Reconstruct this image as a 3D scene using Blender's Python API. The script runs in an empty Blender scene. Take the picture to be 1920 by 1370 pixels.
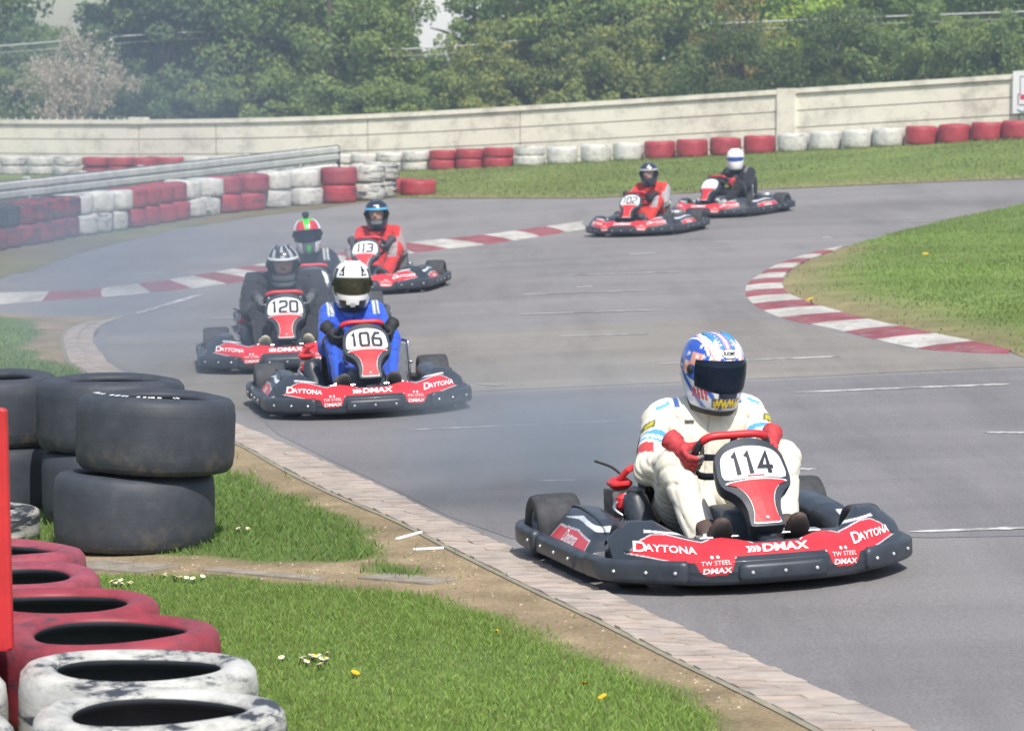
import bpy, math, random
import numpy as np
from mathutils import Vector, Matrix, geometry

random.seed(7)
RNG = np.random.default_rng(11)
scene = bpy.context.scene
C = scene.collection
rad = math.radians

# ------------------------------------------------------------------ camera geometry
FPX, HOR, CAMH = 6200.0, 180.0, 1.93          # focal length in photo pixels, horizon row, eye height
PITCH = math.atan((685 - HOR) / FPX)


def yline(X):                                  # depth of the boundary wall
    return 67.0 - 0.6 * X


def softplus(v):
    return np.log1p(np.exp(-np.abs(v))) + np.maximum(v, 0)


def terrain(X, Y):
    """Height of the ground: flat track, grass bank rising to the wall at the far side."""
    X = np.asarray(X, float); Y = np.asarray(Y, float)
    zw = 0.20 + 0.135 * softplus((np.clip(X, -60, 26) + 4.5) / 2)
    t = np.clip((Y - 40.0) / (yline(np.clip(X, -40, 26)) - 1.0 - 40.0), 0, 1)
    t = t * t * (3 - 2 * t)
    camber = .20 * np.tanh(X / 4.5)              # the track leans up to the right
    return camber * (1 - t) + zw * t


def lie(x, y, yaw):
    """Rotation that stands something on the slope of the ground, turned by yaw."""
    e = .2
    gx = float(terrain(x + e, y) - terrain(x - e, y)) / (2 * e); gy = float(terrain(x, y + e) - terrain(x, y - e)) / (2 * e)
    n = Vector((-gx, -gy, 1)).normalized()
    return (Vector((0, 0, 1)).rotation_difference(n).to_matrix() @ Matrix.Rotation(yaw, 3, 'Z')).to_euler()


def at(px, py, h=0.0):
    """Point of the ground (raised by h) that lies under photo pixel px, py."""
    dx = (px - 960) / FPX
    dy = (py - 685) / FPX

    f = Vector((0, math.cos(PITCH), -math.sin(PITCH)))
    u = Vector((0, math.sin(PITCH), math.cos(PITCH)))
    d = f + Vector((dx, 0, 0)) - u * dy
    lo, hi = 2.0, 400.0
    def g(k):
        return CAMH + d.z * k - float(terrain(d.x * k, d.y * k)) - h
    k = lo
    step = 0.25
    while k < hi and g(k) > 0:
        k += step
        step = 0.02 * k
    a, b = max(lo, k - step), k
    for _ in range(40):
        m = (a + b) / 2
        if g(m) > 0: a = m
        else: b = m
    return Vector((d.x * b, d.y * b, CAMH + d.z * b))


def atY(px, py, Y):
    """Point at depth Y that lies on the sight line of photo pixel px, py."""
    dx = (px - 960) / FPX; dy = (py - 685) / FPX
    f = Vector((0, math.cos(PITCH), -math.sin(PITCH))); u = Vector((0, math.sin(PITCH), math.cos(PITCH)))
    d = f + Vector((dx, 0, 0)) - u * dy
    k = Y / d.y
    return Vector((d.x * k, Y, CAMH + d.z * k))


# ------------------------------------------------------------------ object helpers
def tag(o, label=None, cat=None, group=None, kind=None):
    if label:
        o['label'] = label
    if cat: o['category'] = cat
    if group: o['group'] = group
    if kind: o['kind'] = kind
    return o


def thing(name, label, cat, loc=(0, 0, 0), rz=0.0, group=None):
    o = bpy.data.objects.new(name, None)
    o.empty_display_size = 0.1
    C.objects.link(o)
    o.location = loc
    o.rotation_euler = (0, 0, rz)
    return tag(o, label, cat, group)


def make_mesh(name, verts, faces, mats, midx=None, smooth=True, col=None):
    me = bpy.data.meshes.new(name)
    if isinstance(verts, np.ndarray): vl = verts
    else: vl = np.array([tuple(v) for v in verts], float)
    if isinstance(faces, np.ndarray) and faces.ndim == 2:
        n, k = faces.shape
        me.vertices.add(len(vl)); me.vertices.foreach_set('co', vl.astype(np.float32).ravel())
        me.loops.add(n * k); me.loops.foreach_set('vertex_index', faces.astype(np.int32).ravel())
        me.polygons.add(n); me.polygons.foreach_set('loop_start', np.arange(0, n * k, k, dtype=np.int32))
        me.update(calc_edges=True)
    else:
        me.from_pydata([tuple(map(float, v)) for v in vl], [], [tuple(int(i) for i in f) for f in faces])
    if not isinstance(mats, (list, tuple)): mats = [mats]
    for m in mats: me.materials.append(m)
    if midx is not None: me.polygons.foreach_set('material_index', np.asarray(midx, np.int32))
    me.polygons.foreach_set('use_smooth', np.full(len(me.polygons), bool(smooth)))
    if col is not None:
        c = np.ones((len(vl), 4), np.float32); c[:, :3] = col
        a = me.color_attributes.new('Col', 'FLOAT_COLOR', 'POINT')
        a.data.foreach_set('color', c.ravel())
    me.update()
    return me


def link(name, me, parent=None, loc=None, rot=None):
    o = bpy.data.objects.new(name, me)
    C.objects.link(o)
    if parent is not None: o.parent = parent
    if loc is not None: o.location = loc
    if rot is not None: o.rotation_euler = rot
    return o


def mobj(name, verts, faces, mats, parent=None, **k):
    return link(name, make_mesh(name, verts, faces, mats, **k), parent)


def kids(o):
    return [c for c in bpy.data.objects if c.parent == o]


def copy_tree(o, parent=None, skip=()):
    c = o.copy(); C.objects.link(c); c.parent = parent
    for ch in list(o.children):
        if ch.name.split('.')[0] in skip: continue
        copy_tree(ch, c, skip)
    return c


class MB:
    """Collects shapes into one mesh."""
    def __init__(s):
        s.v, s.f, s.m = [], [], []

    def add(s, v, f, mi=0):
        b = len(s.v)
        s.v += [tuple(map(float, p)) for p in v]
        s.f += [tuple(int(i) + b for i in q) for q in f]
        s.m += [mi] * len(f)
        return s

    def box(s, lo, hi, mi=0, bev=0.0):
        x0, y0, z0 = lo; x1, y1, z1 = hi
        if bev <= 0:
            v = [(x0, y0, z0), (x1, y0, z0), (x1, y1, z0), (x0, y1, z0), (x0, y0, z1), (x1, y0, z1), (x1, y1, z1), (x0, y1, z1)]
            f = [(0, 3, 2, 1), (4, 5, 6, 7), (0, 1, 5, 4), (1, 2, 6, 5), (2, 3, 7, 6), (3, 0, 4, 7)]
            return s.add(v, f, mi)
        pts = rrect(x1 - x0, y1 - y0, bev * 1.5, 3)
        cx, cy = (x0 + x1) / 2, (y0 + y1) / 2
        rings = []
        for z, k in ((z0, 1 - bev * 1.2 / max(x1 - x0, y1 - y0) * 2), (z0 + bev, 1), (z1 - bev, 1), (z1, 1 - bev * 1.2 / max(x1 - x0, y1 - y0) * 2)):
            rings.append([(cx + p[0] * k, cy + p[1] * k, z) for p in pts])
        return s.rings(rings, mi, True)

    def rings(s, rings, mi=0, caps=True, closed=True):
        n = len(rings[0]); v = [p for r in rings for p in r]; f = []
        for i in range(len(rings) - 1):
            for j in range(n if closed else n - 1):
                a = i * n + j; b = i * n + (j + 1) % n
                f.append((a, b, b + n, a + n))
        if caps:
            f.append(tuple(reversed(range(n))))
            f.append(tuple((len(rings) - 1) * n + j for j in range(n)))
        return s.add(v, f, mi)

    def tube(s, path, r, mi=0, n=8, caps=True):
        path = [Vector(p) for p in path]
        rr = r if isinstance(r, (list, tuple)) else [r] * len(path)
        rings = []
        ref = None
        for i, p in enumerate(path):
            t = (path[min(i + 1, len(path) - 1)] - path[max(i - 1, 0)]).normalized()
            if ref is None:
                ref = Vector((0, 0, 1)) if abs(t.z) < .9 else Vector((1, 0, 0))
            a = (ref - t * ref.dot(t)).normalized(); b = t.cross(a); ref = a
            rings.append([p + (a * math.cos(2 * math.pi * k / n) + b * math.sin(2 * math.pi * k / n)) * rr[i] for k in range(n)])
        return s.rings(rings, mi, caps)

    def lathe(s, prof, n=32, mi=0, M=None, caps=True, closed_prof=False):
        """prof: (r, z) pairs turned about z."""
        rings = []
        for r, z in prof:
            ring = [Vector((r * math.cos(2 * math.pi * k / n), r * math.sin(2 * math.pi * k / n), z)) for k in range(n)]
            if M is not None: ring = [M @ p for p in ring]
            rings.append(ring)
        if closed_prof: rings.append(rings[0])
        return s.rings(rings, mi, caps and not closed_prof)

    def prism(s, poly, fn, d0, d1, mi=0):
        """poly: 2-D outline; fn(u, v, d) -> point."""
        n = len(poly)
        v = [fn(p[0], p[1], d0) for p in poly] + [fn(p[0], p[1], d1) for p in poly]
        f = [tuple(range(n)), tuple(n + i for i in reversed(range(n)))]
        for i in range(n):
            j = (i + 1) % n
            f.append((j, i, n + i, n + j))
        return s.add(v, f, mi)

    def build(s, name, mats, parent=None, smooth=False):
        return mobj(name, s.v, s.f, mats, parent, midx=s.m, smooth=smooth)

    def mesh(s, name, mats, smooth=False):
        return make_mesh(name, s.v, s.f, mats, midx=s.m, smooth=smooth)


def rrect(w, h, r, n=4):
    out = []
    r = min(r, w / 2 - 1e-4, h / 2 - 1e-4)
    for cx, cy, a0 in ((w / 2 - r, h / 2 - r, 0), (-w / 2 + r, h / 2 - r, 90), (-w / 2 + r, -h / 2 + r, 180), (w / 2 - r, -h / 2 + r, 270)):
        for k in range(n + 1):
            a = rad(a0 + 90 * k / n)
            out.append((cx + r * math.cos(a), cy + r * math.sin(a)))
    return out


def catmull(pts, n=8, closed=False):
    P = [Vector(p) for p in pts]; out = []
    N = len(P)
    for i in range(N if closed else N - 1):
        if closed: a, b, c, d = P[i - 1], P[i], P[(i + 1) % N], P[(i + 2) % N]
        else: a, b, c, d = P[max(i - 1, 0)], P[i], P[i + 1], P[min(i + 2, N - 1)]
        for k in range(n):
            t = k / n
            out.append(0.5 * ((2 * b) + (c - a) * t + (2 * a - 5 * b + 4 * c - d) * t * t + (3 * b - a - 3 * c + d) * t ** 3))
    if not closed: out.append(P[-1])
    return out


def inside(poly, x, y):
    """Vectorised point-in-polygon."""
    x = np.asarray(x, float); y = np.asarray(y, float)
    res = np.zeros(x.shape, bool)
    n = len(poly)
    for i in range(n):
        x0, y0 = poly[i][0], poly[i][1]; x1, y1 = poly[(i + 1) % n][0], poly[(i + 1) % n][1]
        if y0 == y1: continue
        c = (y0 > y) != (y1 > y)
        res ^= c & (x < (x1 - x0) * (y - y0) / (y1 - y0) + x0)
    return res


def dist_poly(poly, x, y, closed=True):
    x = np.asarray(x, float); y = np.asarray(y, float)
    best = np.full(x.shape, 1e9)
    n = len(poly)
    for i in range(n if closed else n - 1):
        ax, ay = poly[i][0], poly[i][1]; bx, by = poly[(i + 1) % n][0], poly[(i + 1) % n][1]
        dx, dy = bx - ax, by - ay
        L = dx * dx + dy * dy + 1e-12
        t = np.clip(((x - ax) * dx + (y - ay) * dy) / L, 0, 1)
        best = np.minimum(best, np.hypot(x - ax - t * dx, y - ay - t * dy))
    return best


_K = RNG.normal(size=(14, 3)); _K /= np.linalg.norm(_K, axis=1)[:, None]
_PH = RNG.uniform(0, 6.28, 14)


def wnoise(p, f, seed=0):
    """Cheap smooth noise in about -1..1 from summed plane waves."""
    p = np.asarray(p, float)
    out = 0
    for i in range(14):
        k = _K[(i + seed) % 14] * f * (0.7 + 0.08 * i)
        if p.shape[-1] == 2: q = p[..., 0] * k[0] + p[..., 1] * k[1]
        else: q = p @ k
        out = out + np.sin(q + _PH[(i * 3 + seed) % 14] + 1.7 * np.sin(q * .37 + i))
    return out / 5.0


# ------------------------------------------------------------------ materials
def srgb(r, g, b):
    f = lambda c: ((c / 255 + .055) / 1.055) ** 2.4 if c > 10 else c / 255 / 12.92
    return (f(r), f(g), f(b))


def new_mat(name):
    m = bpy.data.materials.new(name)
    m.use_nodes = True
    nt = m.node_tree
    return m, nt, nt.nodes, nt.links, nt.nodes['Principled BSDF']


def rgba(c): return (c[0], c[1], c[2], 1.0)


def node_noise(N, L, scale, detail=4, rough=.6, vec=None, stretch=None, rnd=False):
    tc = N.new('ShaderNodeTexCoord')
    out = tc.outputs['Object']
    if vec == 'gen':
        g = N.new('ShaderNodeNewGeometry'); out = g.outputs['Position']
    if rnd:
        oi = N.new('ShaderNodeObjectInfo')
        mu = N.new('ShaderNodeMath'); mu.operation = 'MULTIPLY'; mu.inputs[1].default_value = 97.0
        L.new(oi.outputs['Random'], mu.inputs[0])
        ad = N.new('ShaderNodeVectorMath'); ad.operation = 'ADD'
        L.new(out, ad.inputs[0]); L.new(mu.outputs[0], ad.inputs[1]); out = ad.outputs[0]
    if stretch:
        mp = N.new('ShaderNodeMapping'); mp.inputs['Scale'].default_value = stretch
        L.new(out, mp.inputs['Vector']); out = mp.outputs[0]
    n = N.new('ShaderNodeTexNoise')
    n.inputs['Scale'].default_value = scale; n.inputs['Detail'].default_value = detail; n.inputs['Roughness'].default_value = rough
    L.new(out, n.inputs['Vector'])
    return n.outputs['Fac']


def node_ramp(N, L, fac, stops, interp='LINEAR'):
    r = N.new('ShaderNodeValToRGB'); r.color_ramp.interpolation = interp
    els = r.color_ramp.elements
    while len(els) < len(stops): els.new(0.5)
    for e, (p, c) in zip(els, stops):
        e.position = p; e.color = rgba(c) if len(c) == 3 else c
    L.new(fac, r.inputs[0])
    return r.outputs[0]


def node_mix(N, L, fac, a, b, mode='MIX'):
    m = N.new('ShaderNodeMix'); m.data_type = 'RGBA'; m.blend_type = mode
    for sock, val in ((m.inputs[0], fac), (m.inputs[6], a), (m.inputs[7], b)):
        if isinstance(val, (int, float)): sock.default_value = val
        elif isinstance(val, tuple): sock.default_value = rgba(val)
        else: L.new(val, sock)
    return m.outputs[2]


def node_bump(N, L, B, h, strength=.3, dist=.01):
    b = N.new('ShaderNodeBump'); b.inputs['Strength'].default_value = strength; b.inputs['Distance'].default_value = dist
    L.new(h, b.inputs['Height']); L.new(b.outputs[0], B.inputs['Normal'])


def flat_mat(name, c, rough=.5, metal=0.0, var=.15, scale=30, bump=0.0, coat=0.0, spec=.5):
    m, nt, N, L, B = new_mat(name)
    f = node_noise(N, L, scale, 5)
    d = tuple(x * (1 - var) for x in c); u = tuple(min(1, x * (1 + var)) for x in c)
    L.new(node_ramp(N, L, f, [(.3, d), (.7, u)]), B.inputs['Base Color'])
    B.inputs['Roughness'].default_value = rough; B.inputs['Metallic'].default_value = metal
    B.inputs['Specular IOR Level'].default_value = spec
    B.inputs['Coat Weight'].default_value = coat
    if bump: node_bump(N, L, B, f, bump, .005)
    return m


def col_mat(name, rough=.5, coat=0.0, var=.12, scale=25, bump=0.0, bscale=80, sheen=0.0, spec=.5):
    """Base colour from the mesh's own 'Col' attribute, broken up by noise."""
    m, nt, N, L, B = new_mat(name)
    a = N.new('ShaderNodeAttribute'); a.attribute_name = 'Col'
    f = node_noise(N, L, scale, 4)
    v = node_ramp(N, L, f, [(.3, (1 - var,) * 3), (.7, (1 + var * .3,) * 3)])
    L.new(node_mix(N, L, 1.0, a.outputs['Color'], v, 'MULTIPLY'), B.inputs['Base Color'])
    B.inputs['Roughness'].default_value = rough
    B.inputs['Coat Weight'].default_value = coat; B.inputs['Coat Roughness'].default_value = .12
    B.inputs['Sheen Weight'].default_value = sheen; B.inputs['Specular IOR Level'].default_value = spec
    if bump:
        node_bump(N, L, B, node_noise(N, L, bscale, 3), bump, .004)
    return m


def tyre_mat(name, paint=None, wear=.5, dust=.25):
    """Rubber, or paint worn through to the rubber, with dirt at the foot."""
    m, nt, N, L, B = new_mat(name)
    rubber = (.030, .036, .048)
    f1 = node_noise(N, L, 9, 6, .65, rnd=True)
    f2 = node_noise(N, L, 4.2, 8, .72, stretch=(.8, .8, 4.0), rnd=True)
    rub = node_ramp(N, L, f1, [(.3, rubber), (.6, (.045, .052, .067)), (.75, (.068, .072, .08))])
    base = rub
    if paint is not None:
        pc = node_ramp(N, L, f1, [(.25, tuple(c * .55 for c in paint)), (.5, tuple(c * .85 for c in paint)), (.68, paint), (.85, tuple(min(1, c * 1.1) for c in paint))])
        fac = node_ramp(N, L, f2, [(wear - .05, (0, 0, 0)), (wear + .01, (.75, .75, .75)), (wear + .09, (1, 1, 1))])
        base = node_mix(N, L, fac, rub, pc)
    # dirt low down and in specks
    tc = N.new('ShaderNodeTexCoord'); sx = N.new('ShaderNodeSeparateXYZ'); L.new(tc.outputs['Object'], sx.inputs[0])
    lo = N.new('ShaderNodeMapRange'); lo.inputs['From Min'].default_value = .16; lo.inputs['From Max'].default_value = -.02
    L.new(sx.outputs['Z'], lo.inputs['Value'])
    f3 = node_noise(N, L, 14, 6, .7, rnd=True)
    mm = N.new('ShaderNodeMath'); mm.operation = 'MULTIPLY'; L.new(lo.outputs[0], mm.inputs[0])
    L.new(node_ramp(N, L, f3, [(.5, (0, 0, 0)), (.62, (1, 1, 1))]), mm.inputs[1])
    m2 = N.new('ShaderNodeMath'); m2.operation = 'MULTIPLY'; m2.inputs[1].default_value = dust * 2; m2.use_clamp = True
    L.new(mm.outputs[0], m2.inputs[0])
    base = node_mix(N, L, m2.outputs[0], base, (.17, .13, .085))
    L.new(base, B.inputs['Base Color'])
    B.inputs['Roughness'].default_value = .62 if paint is None else .55
    # faint scuff rings round the tread
    wv = N.new('ShaderNodeTexWave'); wv.wave_type = 'BANDS'; wv.bands_direction = 'Z'; wv.inputs['Scale'].default_value = 16; wv.inputs['Distortion'].default_value = 1.2
    L.new(tc.outputs['Object'], wv.inputs['Vector'])
    ad = N.new('ShaderNodeMath'); ad.operation = 'MULTIPLY_ADD'; ad.inputs[1].default_value = .03; L.new(wv.outputs['Fac'], ad.inputs[0]); L.new(f1, ad.inputs[2])
    node_bump(N, L, B, ad.outputs[0], .5, .006)
    return m


M = {}
M['black_plastic'] = flat_mat('black plastic', (.036, .045, .060), .42, var=.3, scale=12)
M['matt_black'] = flat_mat('matt black', (.02, .022, .026), .7)
M['rubber'] = flat_mat('kart rubber', (.045, .047, .053), .75, var=.35, scale=18, bump=.2)
M['steel'] = flat_mat('bright steel', (.62, .63, .65), .28, 1.0)
M['grey_steel'] = flat_mat('grey steel', (.30, .32, .35), .45, .6)
M['bolt'] = flat_mat('zinc bolt', (.75, .76, .78), .35, .6)
M['red_plastic'] = flat_mat('red plastic', (.62, .035, .045), .38, var=.12)
M['red_grip'] = flat_mat('red grip', (.62, .03, .04), .45, var=.12)
M['white_plate'] = flat_mat('white plate', (.78, .80, .82), .35, var=.05)
M['digit'] = flat_mat('number ink', (.015, .017, .025), .5)
M['white_ink'] = flat_mat('white ink', (.85, .85, .86), .45, var=.05)
M['red_ink'] = flat_mat('red ink', (.6, .03, .04), .45, var=.08)
M['tank'] = flat_mat('fuel tank plastic', (.085, .11, .14), .4, var=.2)
M['painted_plastic'] = col_mat('printed plastic', .40, coat=.2, var=.24, scale=9)
M['helmet'] = col_mat('helmet paint', .25, coat=.7, var=.04)
M['suit'] = col_mat('suit cloth', .85, var=.10, scale=14, bump=.25, bscale=60, sheen=.15, spec=.25)
M['leather'] = col_mat('glove and boot', .7, var=.2, scale=40, bump=.3, bscale=120)
M['alu_engine'] = flat_mat('engine alloy', (.35, .35, .36), .4, .8, var=.4, scale=40)


def visor_mat(name, c, tint, alpha, gloss=.5):
    m, nt, N, L, B = new_mat(name)
    B.inputs['Base Color'].default_value = rgba(c)
    B.inputs['Roughness'].default_value = .07
    B.inputs['Coat Weight'].default_value = 0; B.inputs['Specular IOR Level'].default_value = gloss
    if alpha < 1:
        out = N['Material Output']
        tr = N.new('ShaderNodeBsdfTransparent'); tr.inputs['Color'].default_value = rgba(tint)
        mx = N.new('ShaderNodeMixShader'); mx.inputs[0].default_value = alpha
        L.new(tr.outputs[0], mx.inputs[1]); L.new(B.outputs[0], mx.inputs[2]); L.new(mx.outputs[0], out.inputs['Surface'])
    return m


M['visor_dark'] = visor_mat('dark visor', (.008, .014, .028), (0, 0, 0), 1, .25)
M['visor_smoke'] = visor_mat('smoked visor', (.05, .055, .03), (.5, .48, .36), .45)
M['visor_clear'] = visor_mat('clear visor', (.1, .1, .11), (.93, .93, .94), .10)
M['visor_blue'] = visor_mat('blue mirror visor', (.02, .06, .28), (0, 0, 0), 1)


# ------------------------------------------------------------------ signed-distance modelling
def surface_nets(V, lo, h):
    nx, ny, nz = V.shape
    S = V < 0
    def cor(A, c):
        return A[c[0]:nx - 1 + c[0], c[1]:ny - 1 + c[1], c[2]:nz - 1 + c[2]]
    cs = [(i, j, k) for i in (0, 1) for j in (0, 1) for k in (0, 1)]
    anyi = np.zeros((nx - 1, ny - 1, nz - 1), bool); alli = np.ones_like(anyi)
    for c in cs:
        q = cor(S, c); anyi |= q; alli &= q
    act = anyi & ~alli
    ii = np.argwhere(act)
    P = np.zeros((len(ii), 3)); cnt = np.zeros(len(ii))
    for a in cs:
        for ax in range(3):
            if a[ax]: continue
            b = list(a); b[ax] = 1
            va = V[ii[:, 0] + a[0], ii[:, 1] + a[1], ii[:, 2] + a[2]]
            vb = V[ii[:, 0] + b[0], ii[:, 1] + b[1], ii[:, 2] + b[2]]
            cr = (va < 0) != (vb < 0)
            t = np.where(cr, va / np.where(va == vb, 1, va - vb), 0)
            q = np.tile(np.array(a, float), (len(ii), 1)); q[:, ax] += t
            P += q * cr[:, None]; cnt += cr
    P = (P / cnt[:, None] + ii) * h + np.asarray(lo)
    idx = np.full(act.shape, -1, np.int64); idx[act] = np.arange(len(ii))
    F = []
    for ax in range(3):
        o1, o2 = (ax + 1) % 3, (ax + 2) % 3
        sl0 = [slice(None)] * 3; sl1 = [slice(None)] * 3
        sl0[ax] = slice(0, -1); sl1[ax] = slice(1, None)
        ch = S[tuple(sl0)] != S[tuple(sl1)]
        e = np.argwhere(ch)
        e = e[(e[:, o1] > 0) & (e[:, o2] > 0) & (e[:, o1] < V.shape[o1] - 1) & (e[:, o2] < V.shape[o2] - 1)]
        def cell(d1, d2):
            q = e.copy(); q[:, o1] -= d1; q[:, o2] -= d2
            return idx[q[:, 0], q[:, 1], q[:, 2]]
        f = np.stack([cell(1, 1), cell(0, 1), cell(0, 0), cell(1, 0)], 1)
        flip = ~S[e[:, 0], e[:, 1], e[:, 2]]
        f[flip] = f[flip][:, ::-1]
        F.append(f)
    F = np.concatenate(F)
    return P, F[(F >= 0).all(1)]


def grid(lo, hi, h):
    ax = [np.arange(lo[i], hi[i] + h, h) for i in range(3)]
    return np.stack(np.meshgrid(*ax, indexing='ij'), -1)


def cap(p, a, b, r0, r1):
    a = np.array(a, float); b = np.array(b, float)
    ba = b - a; pa = p - a
    h = np.clip((pa @ ba) / (ba @ ba), 0, 1)
    return np.linalg.norm(pa - h[..., None] * ba, axis=-1) - (r0 + (r1 - r0) * h)


def ell(p, c, r):
    q = p - np.array(c, float); r = np.array(r, float)
    k0 = np.linalg.norm(q / r, axis=-1); k1 = np.linalg.norm(q / (r * r), axis=-1)
    return k0 * (k0 - 1) / np.maximum(k1, 1e-9)


def smin(a, b, k):
    h = np.clip(.5 + .5 * (b - a) / k, 0, 1)
    return b + (a - b) * h - k * h * (1 - h)


# ------------------------------------------------------------------ lettering
def text_mesh(s, size=1.0, shear=0.0, offset=0.0, space=1.0, align='CENTER'):
    """Flat lettering as (verts Nx2, faces), centred on the origin; capital height = about 0.7 * size."""
    cu = bpy.data.curves.new('lettering', 'FONT')
    cu.body = s; cu.size = size; cu.shear = shear; cu.offset = offset; cu.space_character = space
    cu.align_x = align; cu.align_y = 'CENTER'; cu.resolution_u = 4
    o = bpy.data.objects.new('lettering', cu); C.objects.link(o)
    bpy.context.view_layer.update()
    me = bpy.data.meshes.new_from_object(o.evaluated_get(bpy.context.evaluated_depsgraph_get()))
    v = [(p.co.x, p.co.y) for p in me.vertices]; f = [tuple(p.vertices) for p in me.polygons]
    bpy.data.objects.remove(o); bpy.data.curves.remove(cu); bpy.data.meshes.remove(me)
    return v, f


def stroke_digits(s, h, w, t, gap):
    """Squared-off racing numerals: polygons (quads) in 2-D, centred."""
    G = {'0': [[(0, .12), (.12, 0), (.88, 0), (1, .12), (1, .88), (.88, 1), (.12, 1), (0, .88), (0, .12)]],
         '1': [[(.12, .86), (.5, 1), (.5, 0)]],
         '2': [[(0, .86), (.14, 1), (.86, 1), (1, .86), (1, .62), (.9, .5), (.1, .36), (0, .24), (0, 0), (1, 0)]],
         '3': [[(0, .88), (.14, 1), (.86, 1), (1, .88), (1, .62), (.88, .52), (.4, .52)], [(.88, .52), (1, .42), (1, .12), (.86, 0), (.14, 0), (0, .12)]],
         '4': [[(.72, 0), (.72, 1), (0, .32), (1.08, .32)]],
         '6': [[(.95, 1), (.4, 1), (0, .6), (0, .12), (.12, 0), (.88, 0), (1, .12), (1, .44), (.88, .56), (.1, .56)]],
         '5': [[(1, 1), (0, 1), (0, .55), (.86, .55), (1, .42), (1, .12), (.86, 0), (0, 0)]]}
    ws = {c: (w * .5 if c == '1' else w) for c in G}
    tot = sum(ws[c] for c in s) + gap * (len(s) - 1)
    x = -tot / 2; V, F = [], []
    for c in s:
        for st in G[c]:
            pts = [(x + p[0] * (ws[c] if c != '1' else ws[c]), (p[1] - .5) * h) for p in st]
            L, R = [], []
            for i, p in enumerate(pts):
                p0 = pts[max(i - 1, 0)]; p1 = pts[min(i + 1, len(pts) - 1)]
                if st[0] == st[-1] and i in (0, len(pts) - 1): p0, p1 = pts[-2], pts[1]
                d1 = Vector((p[0] - p0[0], p[1] - p0[1])); d2 = Vector((p1[0] - p[0], p1[1] - p[1]))
                if d1.length < 1e-9: d1 = d2
                if d2.length < 1e-9: d2 = d1
                d1.normalize(); d2.normalize()
                n1 = Vector((-d1.y, d1.x)); n2 = Vector((-d2.y, d2.x))
                m = (n1 + n2)
                if m.length < 1e-6: m = n1
                m.normalize(); k = t / 2 / max(.5, m.dot(n1))
                L.append((p[0] + m.x * k, p[1] + m.y * k)); R.append((p[0] - m.x * k, p[1] - m.y * k))
            b = len(V); n = len(pts)
            V += L + R
            F += [(b + i, b + i + 1, b + n + i + 1, b + n + i) for i in range(n - 1)]
        x += ws[c] + gap
    return V, F

SMOKE = True
# ------------------------------------------------------------------ the racing kart (local frame: nose at y = 0 facing -y, z up)
def y_front(x):
    return .34 * np.power(np.minimum(np.abs(x), .64) / .62, 2.6)


def sweep(path, sect, closed=False):
    """Sweep an (offset, z) outline along a plan path; offset is outwards."""
    n = len(path); rings = []
    for i, p in enumerate(path):
        a = path[i - 1] if (closed or i > 0) else path[i]
        b = path[(i + 1) % n] if (closed or i < n - 1) else path[i]
        t = Vector((b[0] - a[0], b[1] - a[1])).normalized(); nrm = Vector((t.y, -t.x))
        rings.append([(p[0] + nrm.x * o, p[1] + nrm.y * o, z) for o, z in sect])
    if closed: rings.append(rings[0])
    return rings


def sect_round(w, z0, z1, r=.018):
    return [(p[0] + 0, (z0 + z1) / 2 + p[1]) for p in rrect(w, z1 - z0, r, 3)]


# plan of the wrap-around bumper, counter-clockwise seen from above starting at the rear
ring = []
xs = np.linspace(-.61, .61, 41)
ring_front = [(x, float(y_front(x)) + .03) for x in xs]
side_r = [(.625, .46), (.64, .6), (.645, .9), (.65, 1.2), (.655, 1.4), (.650, 1.55), (.61, 1.645), (.52, 1.68)]
ring = [(-p[0], p[1]) for p in reversed(side_r)] + ring_front + side_r
ring = [(p.x, p.y) for p in catmull([Vector((a, b)) for a, b in ring], 2, True)]

ZT_X = [0, .10, .15, .20, .25, .30, .36, .42, .50, .56, .60]
ZT = [.195, .196, .206, .212, .206, .205, .232, .272, .268, .235, .20]
DP = [.095, .095, .12, .14, .15, .17, .21, .24, .22, .16, .10]


def nose_profile(x):
    ax = np.abs(x)
    zt = np.interp(ax, ZT_X, ZT); dp = np.interp(ax, ZT_X, DP)
    yf = y_front(ax)
    P = [(0.015, .042), (.0, .06), (-.004, .10), (.004, .135), (.03, .158 if True else 0), None, None, None]
    return yf, zt, dp


def nose_pt(x, s):
    """Point of the nose fairing; s runs 0 at the front lower lip to 1 behind the top edge."""
    yf, zt, dp = nose_profile(x)
    ks = np.array([0, .08, .22, .38, .50, .75, .90, 1.0])
    ys = [.02, .0, -.006, .0, .022, None, None, None]
    zs = [.042, .055, .095, .135, .152, None, None, None]
    k = np.searchsorted(ks, s) if np.isscalar(s) else None
    y = np.interp(s, ks, [0.02, 0, -.006, 0, .022, 0, 0, 0]) * (s <= .5)
    z = np.interp(s, ks, [.042, .055, .095, .135, .152, 0, 0, 0]) * (s <= .5)
    t = np.clip((s - .5) / .4, 0, 1)
    yu = .022 + (dp - .022) * t
    zu = .152 + (zt - .152) * (1 - (1 - t) ** 1.6)
    tb = np.clip((s - .9) / .1, 0, 1)
    yu = yu + .03 * tb; zu = zu - .03 * tb * tb
    up = s > .5
    return np.where(up, yf + yu, yf + y), np.where(up, zu, z)


def vv_of(y, z):
    return z + .148 * y


def nose_at(x, vv):
    """Surface point of the nose at width x and apparent height vv (top face preferred)."""
    s = np.linspace(.05, .9, 240)
    y, z = nose_pt(np.full_like(s, x), s)
    v = vv_of(y, z)
    i = int(np.argmin(np.abs(v - vv)))
    return float(y[i]), float(z[i]), float(s[i])


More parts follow.
